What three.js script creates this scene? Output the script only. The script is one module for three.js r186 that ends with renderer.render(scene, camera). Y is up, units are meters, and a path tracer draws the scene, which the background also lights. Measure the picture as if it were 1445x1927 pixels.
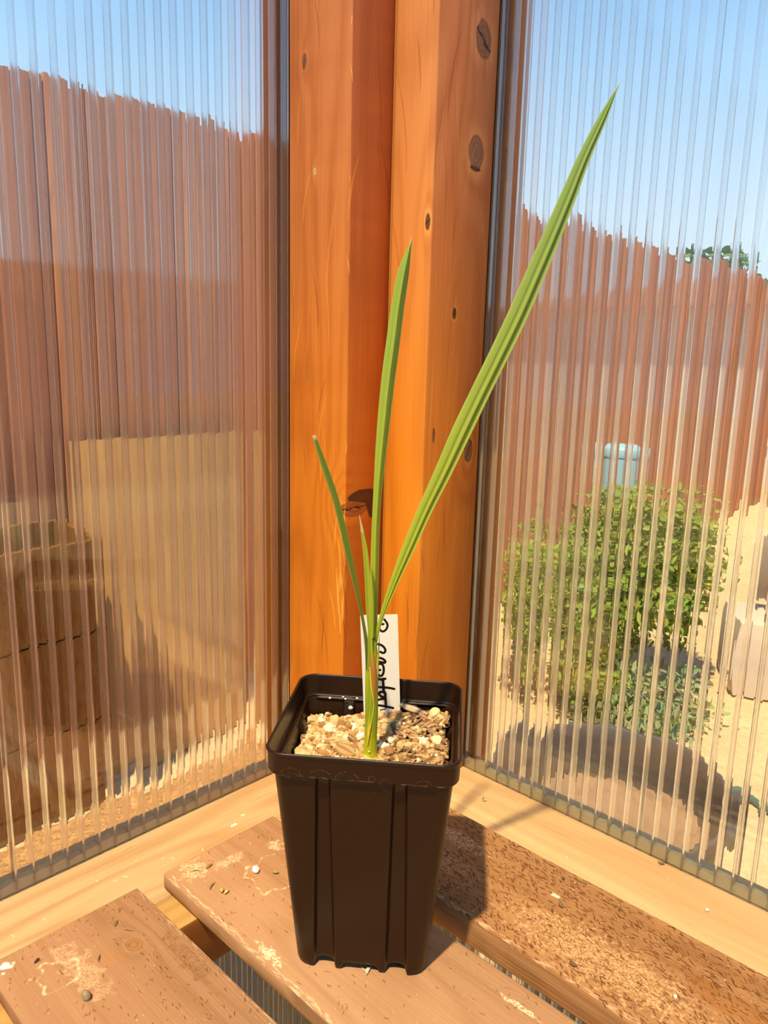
import * as THREE from 'three';
import { mergeGeometries, toCreasedNormals } from 'three/addons/utils/BufferGeometryUtils.js';

// ───────────────────────── camera, sky, sun, exposure ─────────────────────────
const scene = new THREE.Scene();
const camera = new THREE.PerspectiveCamera(68.08, 1445 / 1927, 0.02, 80);
camera.position.set(0.4586, 0.3413, 0.4826);
{
  const f = new THREE.Vector3(-0.67301, -0.1980, -0.71264).normalize();
  const right = new THREE.Vector3().crossVectors(f, new THREE.Vector3(0, 1, 0)).normalize();
  const up = new THREE.Vector3().crossVectors(right, f);
  camera.up.copy(up).multiplyScalar(Math.cos(0.02499)).addScaledVector(right, -Math.sin(0.02499));
  camera.lookAt(camera.position.clone().add(f));
}
const renderer = new THREE.WebGLRenderer({ antialias: true });
renderer.toneMapping = THREE.LinearToneMapping;
renderer.toneMappingExposure = 1.0;
renderer.shadowMap.enabled = true;
renderer.shadowMap.type = THREE.PCFSoftShadowMap;

{ // clear summer sky, paler towards the horizon
  const W = 256, H = 256, data = new Float32Array(W * H * 4);
  const mix = (a, b, t) => a + (b - a) * t;
  const stops = [[0, [0.86, 0.97, 1.06]], [0.16, [0.72, 0.92, 1.08]], [0.32, [0.46, 0.74, 1.04]], [0.5, [0.20, 0.45, 0.84]], [1, [0.08, 0.23, 0.54]]];
  for (let r = 0; r < H; r++) {
    const e = Math.max(0, Math.sin(((r + 0.5) / H - 0.5) * Math.PI));
    let k = 0; while (k < stops.length - 2 && e > stops[k + 1][0]) k++;
    let t = (e - stops[k][0]) / (stops[k + 1][0] - stops[k][0]); t = Math.min(1, t);
    for (let c = 0; c < W; c++) for (let q = 0; q < 4; q++) data[(r * W + c) * 4 + q] = q === 3 ? 1 : mix(stops[k][1][q], stops[k + 1][1][q], t);
  }
  const sky = new THREE.DataTexture(data, W, H, THREE.RGBAFormat, THREE.FloatType);
  sky.mapping = THREE.EquirectangularReflectionMapping;
  sky.magFilter = sky.minFilter = THREE.LinearFilter;
  sky.needsUpdate = true;
  scene.background = sky; scene.environment = sky;
}
const sun = new THREE.DirectionalLight(new THREE.Color().setRGB(1.0, 0.82, 0.50), 6.2);
sun.name = 'sun';
sun.position.set(0.2 + 0.125 * 4, 0.1 + 0.905 * 4, 0.2 + 0.407 * 4);
sun.target.position.set(0.2, 0.1, 0.2);
sun.castShadow = true;
sun.shadow.radius = 3.2;
sun.shadow.mapSize.set(2048, 2048);
Object.assign(sun.shadow.camera, { left: -3, right: 3, top: 3, bottom: -3, near: 0.1, far: 12 });
scene.add(sun, sun.target);

// ───────────────────────── helpers ─────────────────────────
function rng(seed) { let s = seed >>> 0; return () => { s = (s + 0x6D2B79F5) >>> 0; let t = s; t = Math.imul(t ^ (t >>> 15), t | 1); t ^= t + Math.imul(t ^ (t >>> 7), t | 61); return ((t ^ (t >>> 14)) >>> 0) / 4294967296; }; }
function hash2(x, y, s) { let h = Math.imul(x | 0, 374761393) ^ Math.imul(y | 0, 668265263) ^ Math.imul(s | 0, 2246822519); h = Math.imul(h ^ (h >>> 13), 1274126177); return ((h ^ (h >>> 16)) >>> 0) / 4294967296; }
function noise(x, y, s) {
  const ix = Math.floor(x), iy = Math.floor(y), fx = x - ix, fy = y - iy, u = fx * fx * (3 - 2 * fx), v = fy * fy * (3 - 2 * fy);
  const a = hash2(ix, iy, s), b = hash2(ix + 1, iy, s), c = hash2(ix, iy + 1, s), d = hash2(ix + 1, iy + 1, s);
  return (a + (b - a) * u) * (1 - v) + (c + (d - c) * u) * v;
}
const clamp = (x, a = 0, b = 1) => Math.min(b, Math.max(a, x));
const smooth = (a, b, x) => { const t = clamp((x - a) / (b - a)); return t * t * (3 - 2 * t); };
const lerp = (a, b, t) => a + (b - a) * t;
const used = new Map();
function numbered(name) { const n = used.get(name) ?? 0; used.set(name, n + 1); return n ? name + '_' + String(n).padStart(3, '0') : name; }
function shade(o) { o.castShadow = true; o.receiveShadow = true; return o; }
function mesh(name, geo, mat, parent) { const m = shade(new THREE.Mesh(geo, mat)); m.name = parent ? name : numbered(name); (parent ?? scene).add(m); return m; }
function part(name, geo, mat, parent, label) {
  let n = name, k = 0; while (parent.children.some((c) => c.name === n)) n = name + '_' + String(++k).padStart(3, '0');
  const m = shade(new THREE.Mesh(geo, mat)); m.name = n; if (label) m.userData.label = label; parent.add(m); return m;
}
function tag(o, label, category, group, kind) {
  o.userData.label = label; o.userData.category = category;
  if (group) o.userData.group = group;
  if (kind) o.userData.kind = kind;
  return o;
}
function thing(name, pos, label, category, group, kind) { const g = new THREE.Group(); g.name = numbered(name); g.position.set(...pos); scene.add(g); return tag(g, label, category, group, kind); }
function col(hex) { return new THREE.Color(hex); }
function srgb8(l) { return 255 * (l <= 0.0031308 ? 12.92 * l : 1.055 * Math.pow(clamp(l), 1 / 2.4) - 0.055); }
function grid(nu, nv, f, closeU = false) { // f(i, j) -> [x,y,z,u,v]
  const P = [], UV = [], I = [];
  for (let j = 0; j <= nv; j++) for (let i = 0; i <= nu; i++) { const p = f(i, j); P.push(p[0], p[1], p[2]); UV.push(p[3], p[4]); }
  for (let j = 0; j < nv; j++) for (let i = 0; i < nu; i++) { const a = j * (nu + 1) + i, b = a + 1, c = a + nu + 1, d = c + 1; I.push(a, b, d, a, d, c); }
  const g = new THREE.BufferGeometry();
  g.setAttribute('position', new THREE.Float32BufferAttribute(P, 3)); g.setAttribute('uv', new THREE.Float32BufferAttribute(UV, 2)); g.setIndex(I);
  g.computeVertexNormals();
  if (closeU) { const n = g.attributes.normal; for (let j = 0; j <= nv; j++) { const a = j * (nu + 1), b = a + nu; const v = new THREE.Vector3(n.getX(a) + n.getX(b), n.getY(a) + n.getY(b), n.getZ(a) + n.getZ(b)).normalize(); n.setXYZ(a, v.x, v.y, v.z); n.setXYZ(b, v.x, v.y, v.z); } }
  return g;
}

// Wood: colour and relief, u across (metres around the section), v along the grain.
function woodMaps(o) {
  const { W, H, w, h, seed } = o, rgb = new Uint8Array(W * H * 4), bump = new Uint8Array(W * H * 4);
  const L = o.light, D = o.dark, K = o.knots ?? [], R = rng(seed * 7 + 1);
  const freq = o.freq ?? 70, wav = o.wav ?? 1.2, fib = o.fibre ?? 0.1;
  for (let j = 0; j < H; j++) {
    const l = ((j + 0.5) / H) * h;
    for (let i = 0; i < W; i++) {
      const a = ((i + 0.5) / W) * w;
      let phi = a * freq + wav * (noise(a * 18, l * 2.6, seed) * 2 + noise(a * 60, l * 7, seed + 3) * 0.7), halo = 0, kn = 0, ring = 0, kd = 9, kk = null;
      for (const k of K) {
        const dx = a - k.x, dl = l - k.y, q = Math.sqrt((dx / k.rx) ** 2 + (dl / k.ry) ** 2);
        if (q > 9) continue;
        phi += (k.swirl ?? 2.2) * Math.exp(-((dx / (k.rx * 2.0)) ** 2) - (dl / (k.ry * 3.2)) ** 2);
        if (q < kd) { kd = q; kk = k; }
      }
      const s = 0.5 + 0.5 * Math.sin(phi * 6.2832);
      let t = Math.pow(s, o.sharp ?? 1.6) * (o.ringAmt ?? 0.55);
      t += (noise(a * 25, l * 4, seed + 9) - 0.5) * (o.blotch ?? 0.5);
      const f = noise(a * 2600, l * 45, seed + 11) - 0.5, f2 = noise(a * 900, l * 14, seed + 12) - 0.5;
      t += f * fib + f2 * fib * 1.3;
      t = clamp(t + 0.12);
      let c0 = lerp(L[0], D[0], t), c1 = lerp(L[1], D[1], t), c2 = lerp(L[2], D[2], t), b = 0.6 - t * 0.25 + f * 0.25;
      if (o.tint) { const q = o.tint(a, l); c0 *= q[0]; c1 *= q[1]; c2 *= q[2]; }
      if (kk) {
        const wob = kd * (1 + 0.16 * (noise(a * 220, l * 220, seed + 21) - 0.5));
        if (wob < 1) {
          const kr = 0.5 + 0.5 * Math.sin(wob * (kk.rings ?? 16) + noise(a * 300, l * 300, seed) * 2);
          const kc = kk.color ?? [0.10, 0.045, 0.02], m = smooth(1.0, 0.86, wob) * (kk.a ?? 0.9);
          const e = (0.75 + 0.35 * kr) * (wob > 0.84 ? 0.55 : 1);
          c0 = lerp(c0, kc[0] * e, m); c1 = lerp(c1, kc[1] * e, m); c2 = lerp(c2, kc[2] * e, m); b -= 0.18 * m;
          if (kk.crack) { const ca = Math.cos(kk.crack), sa = Math.sin(kk.crack), dx = (a - kk.x) / kk.rx, dl = (l - kk.y) / kk.ry, d = Math.abs(-sa * dx + ca * dl + 0.25 * (noise(a * 500, l * 500, 5) - 0.5)); if (d < 0.075) { c0 *= 0.12; c1 *= 0.12; c2 *= 0.12; b -= 0.35; } }
        } else if (wob < 1.9) { const m = smooth(1.9, 1.1, wob) * (kk.halo ?? 0.4); c0 = lerp(c0, c0 * 1.25, m); c1 = lerp(c1, c1 * 1.45, m); c2 = lerp(c2, c2 * 1.6, m); }
      }
      const n = (j * W + i) * 4;
      rgb[n] = srgb8(c0); rgb[n + 1] = srgb8(c1); rgb[n + 2] = srgb8(c2); rgb[n + 3] = 255;
      bump[n] = bump[n + 1] = bump[n + 2] = 255 * clamp(b); bump[n + 3] = 255;
    }
  }
  // weathering with shapes of its own: saw fibres, scuffs, spilt dirt
  const put = (x, y, c, m, db) => { x = ((Math.round(x) % W) + W) % W; y = Math.round(y); if (y < 0 || y >= H) return; const n = (y * W + x) * 4; for (let q = 0; q < 3; q++) rgb[n + q] = lerp(rgb[n + q], c[q], m); const bb = clamp(bump[n] / 255 + db * m); bump[n] = bump[n + 1] = bump[n + 2] = 255 * bb; };
  const px = W / w, py = H / h;
  for (const st of o.strokes ?? []) {
    for (let k = 0; k < st.n; k++) {
      let a = lerp(st.a0, st.a1, R()), l = lerp(st.l0, st.l1, R()); if (st.where && !st.where(a, l)) continue;
      const len = st.len * (0.4 + R() * 1.1), ang = (st.ang ?? 0) + (R() - 0.5) * (st.jit ?? 0.5), th = st.th * (0.5 + R());
      const N = Math.ceil(len * py * 1.3); let wob = (R() - 0.5) * 0.5;
      for (let q = 0; q < N; q++) { const tt = q / N, x = (a + Math.sin(ang + wob * tt) * len * tt) * px, y = (l + Math.cos(ang + wob * tt) * len * tt) * py, ww = th * px * Math.sin(Math.PI * (0.1 + 0.9 * tt)); for (let z = -ww / 2; z <= ww / 2; z += 0.7) put(x + z, y, st.c, st.m * (0.6 + 0.4 * R()), st.db ?? -0.4); }
    }
  }
  for (const sp of o.spots ?? []) {
    const r = Math.max(sp.rx, sp.ry) * 1.7;
    for (let y = Math.floor((sp.y - r) * py); y < (sp.y + r) * py; y++) for (let x = Math.floor((sp.x - r) * px); x < (sp.x + r) * px; x++) {
      const a = x / px, l = y / py, q = Math.hypot((a - sp.x) / sp.rx, (l - sp.y) / sp.ry) + (noise(a * (sp.f ?? 260), l * (sp.f ?? 260), seed + 31) - 0.5) * (sp.rough ?? 0.9);
      let m = sp.ring ? smooth(sp.ring, sp.ring * 0.3, Math.abs(q - 1)) * (noise(a * 500, l * 500, 77) > (sp.gap ?? 0.35) ? 1 : 0.25) : smooth(1, sp.soft ?? 0.6, q);
      if (sp.speck) m *= noise(a * 1400, l * 1400, seed + 41) > sp.speck ? 1 : 0.1;
      if (m > 0.01) put(x, y, sp.c, m * sp.m, sp.db ?? 0);
    }
  }
  const mk = (d, s) => { const t = new THREE.DataTexture(d, W, H); t.magFilter = t.minFilter = THREE.LinearFilter; t.wrapS = t.wrapT = THREE.RepeatWrapping; t.repeat.set(1 / w, 1 / h); if (s) t.colorSpace = THREE.SRGBColorSpace; t.needsUpdate = true; return t; };
  return { map: mk(rgb, true), bumpMap: mk(bump, false) };
}
function wood(o) { const m = woodMaps(o); return new THREE.MeshPhysicalMaterial({ ...m, bumpScale: o.bumpScale ?? 0.0004, roughness: o.rough ?? 0.62, specularIntensity: o.spec ?? 0.5 }); }

// A sawn length of timber: rectangle [0,wa]x[0,wb] with eased edges, extruded 0..len. The texture wraps round the section from corner (0,0).
function timber(wa, wb, len, r = 0.0015, seed = 1, wob = 0.0003) {
  const corners = [[0, 0, 0], [wa, 0, wa], [wa, wb, wa + wb], [0, wb, 2 * wa + wb]];
  const dirs = [[1, 0], [0, 1], [-1, 0], [0, -1]];
  const out = []; for (let k = 0; k < 4; k++) {
    const [ca, cb, cu] = corners[k], d = dirs[k], p = dirs[(k + 3) % 4], ox = ca - p[0] * r + d[0] * r, oy = cb - p[1] * r + d[1] * r;
    const nPrev = [p[1], -p[0]], nNext = [d[1], -d[0]]; // outward normals of the side before and after
    for (let q = 0; q <= 4; q++) { const t = (q / 4) * Math.PI / 2; out.push([ox + r * (nPrev[0] * Math.cos(t) + nNext[0] * Math.sin(t)), oy + r * (nPrev[1] * Math.cos(t) + nNext[1] * Math.sin(t)), cu + (q / 4 - 0.5) * r * 1.4]); }
  }
  out.push([out[0][0], out[0][1], out[0][2] + 2 * (wa + wb)]);
  const n = Math.max(8, Math.round(len / 0.012));
  const side = grid(out.length - 1, n, (i, j) => {
    const [a, b, u] = out[i], l = (j / n) * len, z = (noise(l * 60, Math.floor((i % 20) / 5) * 7.7, seed) - 0.5) * wob;
    return [a + z, b + z * 0.6, l, u, l];
  });
  const cap = (l, flip) => {
    const P = [], UV = [], I = []; P.push(wa / 2, wb / 2, l); UV.push(wa / 2, wb / 2);
    for (let i = 0; i < out.length; i++) { P.push(out[i][0], out[i][1], l); UV.push(out[i][0], out[i][1]); }
    for (let i = 1; i < out.length; i++) flip ? I.push(0, i + 1, i) : I.push(0, i, i + 1);
    const g = new THREE.BufferGeometry(); g.setAttribute('position', new THREE.Float32BufferAttribute(P, 3)); g.setAttribute('uv', new THREE.Float32BufferAttribute(UV, 2)); g.setIndex(I); g.computeVertexNormals(); return g;
  };
  return toCreasedNormals(mergeGeometries([side, cap(0, true), cap(len, false)]), 0.9);
}
// timber() lies along z with a = x, b = y. Turn it so that (a, b, length) fall on the named axes.
function turned(g, a, b, l, at) { const e = { x: [1, 0, 0], y: [0, 1, 0], z: [0, 0, 1] }, m = new THREE.Matrix4().makeBasis(new THREE.Vector3(...e[a]), new THREE.Vector3(...e[b]), new THREE.Vector3(...e[l])).setPosition(...at); g.applyMatrix4(m); return g; }

// ───────────────────────── the setting ─────────────────────────
const GROUND = -0.88;
const stain = { light: [0.70, 0.245, 0.030], dark: [0.47, 0.125, 0.010] };
// warm-to-cool colour cast over the view, painted into the posts, cooler towards the top
const warmToCool = (l) => { const t = smooth(0.22, 0.60, l); return [lerp(1.06, 0.86, t), lerp(1.0, 0.98, t), lerp(0.6, 3.2, t)]; };

{ // ground
  const W = 1024, d = new Uint8Array(W * W * 4);
  for (let j = 0; j < W; j++) for (let i = 0; i < W; i++) {
    const n = (j * W + i) * 4, t = 0.5 * noise(i / 3, j / 3, 1) + 0.3 * noise(i / 11, j / 11, 2) + 0.2 * noise(i / 60, j / 60, 3), k = 0.72 + 0.5 * t;
    d[n] = srgb8(0.66 * k); d[n + 1] = srgb8(0.49 * k); d[n + 2] = srgb8(0.27 * k); d[n + 3] = 255;
  }
  const t = new THREE.DataTexture(d, W, W); t.colorSpace = THREE.SRGBColorSpace; t.magFilter = THREE.LinearFilter; t.wrapS = t.wrapT = THREE.RepeatWrapping; t.repeat.set(16, 16); t.needsUpdate = true;
  const g = new THREE.BoxGeometry(40, 0.1, 40); g.translate(0, GROUND - 0.05, 0);
  tag(mesh('ground', g, new THREE.MeshStandardMaterial({ map: t, roughness: 0.95 })), 'sunlit tan gravel yard outside the clear panels', 'ground', null, 'structure');
}

// corner posts
const postMat = (seed, w, h, knots, extra) => wood({ W: 640, H: 2048, w, h, seed, ...stain, freq: 26, wav: 1.7, ringAmt: 0.34, blotch: 0.75, fibre: 0.2, knots, rough: 0.5, bumpScale: 0.0003, ...extra });
const PH = 0.92;
{
  const wa = 0.0401, wb = 0.0644, per = 2 * (wa + wb);
  const m = postMat(11, per, PH, [
    { x: wa + 0.0165, y: 0.5423, rx: 0.0026, ry: 0.0052, color: [0.22, 0.09, 0.05], rings: 9, crack: 1.2, swirl: 0.9, halo: 0.25 },
    { x: wa + 0.0282, y: 0.4694, rx: 0.0020, ry: 0.0032, color: [0.62, 0.42, 0.18], rings: 12, halo: 0.2, swirl: 0.5 },
    { x: wa + wb + 0.1064 - 0.0970, y: 0.2325, rx: 0.0140, ry: 0.0070, color: [0.33, 0.085, 0.015], rings: 9, swirl: 3.2, halo: 0.55, crack: 0.05 },
    { x: wa + wb + 0.1064 - 0.0875, y: 0.2400, rx: 0.0175, ry: 0.0062, color: [0.060, 0.020, 0.008], rings: 5, swirl: 0.4, halo: 0.1 },
    { x: wa + wb + 0.1064 - 0.0780, y: 0.2310, rx: 0.0062, ry: 0.0085, color: [0.060, 0.020, 0.008], rings: 5, swirl: 0.2, halo: 0.1 },
  ], { tint: (a, l) => { const b = warmToCool(l), f = smooth(wa + wb - 0.0006, wa + wb + 0.0006, a), curl = 1 + 0.10 * f * (noise(l * 130, a * 40, 7) - 0.5) + 0.16 * f * (noise(l * 30, a * 12, 8) - 0.5); return [b[0] * lerp(0.92, 0.74, f) * curl, b[1] * lerp(0.86, 0.52, f) * curl, b[2] * lerp(0.9, 0.45, f)]; }, strokes: [{ n: 26, a0: wa, a1: wa + wb, l0: 0, l1: PH, len: 0.05, th: 0.0012, jit: 0.03, c: [236, 158, 66], m: 0.28, db: 0 }, { n: 30, a0: wa, a1: 2 * wa + wb, l0: 0, l1: PH, len: 0.05, th: 0.0007, jit: 0.03, c: [120, 56, 14], m: 0.3, db: -0.05 }, { n: 12, a0: wa + wb - 0.013, a1: wa + wb - 0.001, l0: 0.13, l1: 0.21, len: 0.022, th: 0.0016, jit: 0.1, c: [250, 184, 88], m: 0.45, db: 0 }, { n: 16, a0: wa + wb - 0.001, a1: wa + wb + 0.001, l0: 0, l1: PH, len: 0.012, th: 0.0006, jit: 0.05, c: [236, 170, 90], m: 0.5, db: 0 }] });
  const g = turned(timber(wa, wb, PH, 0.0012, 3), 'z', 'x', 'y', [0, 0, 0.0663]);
  tag(mesh('corner_post', g, m), 'stained wooden corner post left of the dark seam, with a big red-brown knot', 'post', null, 'structure');
}
{
  const wa = 0.0663, wb = 0.0378, per = 2 * (wa + wb), z = 0.0663, q = wa + wb;
  const m = postMat(23, per, PH, [
    { x: wa + wb - 0.0034, y: 0.434, rx: 0.0024, ry: 0.0058, color: [0.09, 0.04, 0.02], rings: 7, swirl: 1.0, crack: 0.3, halo: 0.7 },
    { x: q + z - 0.0176, y: 0.5604, rx: 0.0092, ry: 0.0128, color: [0.24, 0.115, 0.075], rings: 15, crack: -0.5, swirl: 1.6, halo: 0.85, a: 0.85 },
    { x: q + z - 0.0203, y: 0.4865, rx: 0.0090, ry: 0.0125, color: [0.25, 0.12, 0.08], rings: 17, swirl: 1.6, halo: 0.85, a: 0.85 },
    { x: q + z - 0.0205, y: 0.4762, rx: 0.0065, ry: 0.0019, color: [0.05, 0.02, 0.012], rings: 3, crack: -0.15, swirl: 0.3, halo: 0.2 },
    { x: q + z - 0.0130, y: 0.2735, rx: 0.0055, ry: 0.0095, color: [0.2, 0.09, 0.03], rings: 12, swirl: 1.9, halo: 0.6, crack: 0.9 },
    { x: q + z - 0.0375, y: 0.3748, rx: 0.0022, ry: 0.0044, color: [0.035, 0.014, 0.006], rings: 2, swirl: 0.2, halo: 0.5 },
    { x: q + z - 0.0560, y: 0.2873, rx: 0.0016, ry: 0.006, color: [0.16, 0.06, 0.02], rings: 3, swirl: 0.2, halo: 0.0 },
  ], { tint: (a, l) => { const b = warmToCool(l), f = smooth(q - 0.0006, q + 0.0006, a); return [b[0] * lerp(1.06, 0.92, f), b[1] * lerp(1.08, 0.86, f), b[2]]; }, strokes: [{ n: 30, a0: q, a1: q + z, l0: 0, l1: PH, len: 0.06, th: 0.0014, jit: 0.03, c: [214, 150, 84], m: 0.25, db: 0 }, { n: 34, a0: wa, a1: q + z, l0: 0, l1: PH, len: 0.05, th: 0.0008, jit: 0.03, c: [120, 60, 18], m: 0.28, db: -0.05 }] });
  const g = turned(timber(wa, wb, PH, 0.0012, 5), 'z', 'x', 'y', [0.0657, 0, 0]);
  tag(mesh('corner_post', g, m), 'stained wooden corner post right of the dark seam, with grey knots near its top', 'post', null, 'structure');
}
const frameMat = wood({ W: 512, H: 1024, w: 0.2, h: 0.6, seed: 31, light: [0.50, 0.18, 0.02], dark: [0.34, 0.10, 0.01], freq: 40, ringAmt: 0.4, rough: 0.6 });
tag(mesh('corner_stud', turned(timber(0.0655, 0.0640, PH, 0.0015, 7), 'z', 'x', 'y', [0.0008, 0, 0.0002]), frameMat), 'hidden dark stud filling the corner behind both posts', 'stud', null, 'structure');
// outside corner boards that show dark through the edges of the clear panels
const cornerBoardL = mesh('corner_board', turned(timber(0.141, 0.019, PH + 0.88, 0.0015, 8), 'z', 'x', 'y', [-0.0315, -0.88, -0.031]), frameMat);
tag(cornerBoardL, 'outer wooden corner board seen through the left panel beside the post', 'board', null, 'structure');
tag(mesh('corner_board', turned(timber(0.019, 0.122, PH + 0.88, 0.0015, 9), 'z', 'x', 'y', [-0.0120, -0.88, -0.0315]), frameMat), 'outer wooden corner board seen through the right panel beside the post', 'board', null, 'structure');

// sills
const sillLook = { light: [0.55, 0.38, 0.20], dark: [0.42, 0.225, 0.085], freq: 48, wav: 2.2, ringAmt: 0.5, blotch: 0.75, fibre: 0.2, rough: 0.55, bumpScale: 0.0003 };
const SL = 0.0685, ST = 0.038;
{
  const per = 2 * (SL + 0.026 + ST), top = SL + 0.026 + ST; // face b=wb (the top) runs back from a=wa
  const u = (x) => top + (SL - x);
  const m = wood({ W: 768, H: 2048, w: per, h: 0.72, seed: 41, ...sillLook,
    strokes: [{ n: 60, a0: top, a1: top + 0.07, l0: 0, l1: 0.7, len: 0.012, th: 0.0004, jit: 0.2, c: [150, 92, 45], m: 0.35 }, { n: 30, a0: top, a1: top + 0.07, l0: 0, l1: 0.7, len: 0.003, th: 0.0008, jit: 3, c: [244, 226, 196], m: 0.7, db: 0.1 }],
    spots: [{ x: u(0.046), y: 0.141 + 0.026, rx: 0.0020, ry: 0.005, c: [120, 108, 92], m: 0.8, f: 700 }, { x: u(0.036), y: 0.188 + 0.026, rx: 0.0016, ry: 0.003, c: [250, 236, 214], m: 0.9, f: 700 }, { x: u(0.03), y: 0.176 + 0.026, rx: 0.0016, ry: 0.002, c: [250, 236, 214], m: 0.7, f: 700 }] });
  tag(mesh('window_sill', turned(timber(SL + 0.026, ST, 1.1, 0.0018, 12, 0.0006), 'x', 'y', 'z', [-0.026, -ST, -0.026]), m), 'orange wooden sill below the left clear panel', 'sill', null, 'structure');
}
{
  // along x: (a, b, length) = (y, z, x)
  const wa = ST, wb = 0.026 + 0.079, per = 2 * (wa + wb); // face a=wa is the top: u = wa + (z + .026)
  const m = wood({ W: 768, H: 2048, w: per, h: 0.72, seed: 47, ...sillLook, freq: 30, ringAmt: 0.3,
    strokes: [{ n: 50, a0: wa, a1: wa + wb, l0: 0, l1: 0.7, len: 0.012, th: 0.0004, jit: 0.2, c: [160, 100, 50], m: 0.3 }, { n: 40, a0: wa, a1: wa + wb, l0: 0, l1: 0.7, len: 0.0014, th: 0.0008, jit: 3, c: [250, 232, 200], m: 0.7, db: 0.1 }] });
  tag(mesh('window_sill', turned(timber(wa, wb, 1.05, 0.0018, 13, 0.0006), 'y', 'z', 'x', [SL + 0.0003, -ST, -0.026]), m), 'pale orange wooden sill below the right clear panel', 'sill', null, 'structure');
}
{ // cleat that carries the shelf boards
  const m = wood({ W: 256, H: 1024, w: 0.138, h: 0.6, seed: 53, tint: (a) => a > 0.0305 && a < 0.069 ? [0.34, 0.2, 0.1] : [1, 1, 1], light: [0.52, 0.32, 0.11], dark: [0.38, 0.2, 0.055], freq: 60, ringAmt: 0.4, rough: 0.6 });  // tint puts the shade of the room-side face into its colour
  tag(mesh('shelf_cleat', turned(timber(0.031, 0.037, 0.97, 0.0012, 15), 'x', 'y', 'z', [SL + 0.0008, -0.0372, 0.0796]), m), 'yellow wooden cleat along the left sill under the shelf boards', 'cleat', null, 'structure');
}

// ───────────────────────── twin-wall clear panels ─────────────────────────
const clearMat = new THREE.MeshPhysicalMaterial({ color: col('#ffffff'), roughness: 0.0, transmission: 1, thickness: 0.001, ior: 1.5, specularIntensity: 1 });
const ribMat = new THREE.MeshPhysicalMaterial({ color: col('#ffffff'), roughness: 0.04, transmission: 0.93, thickness: 0.001, ior: 1.85, specularIntensity: 1 });
const PITCH = 0.0111;
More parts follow.
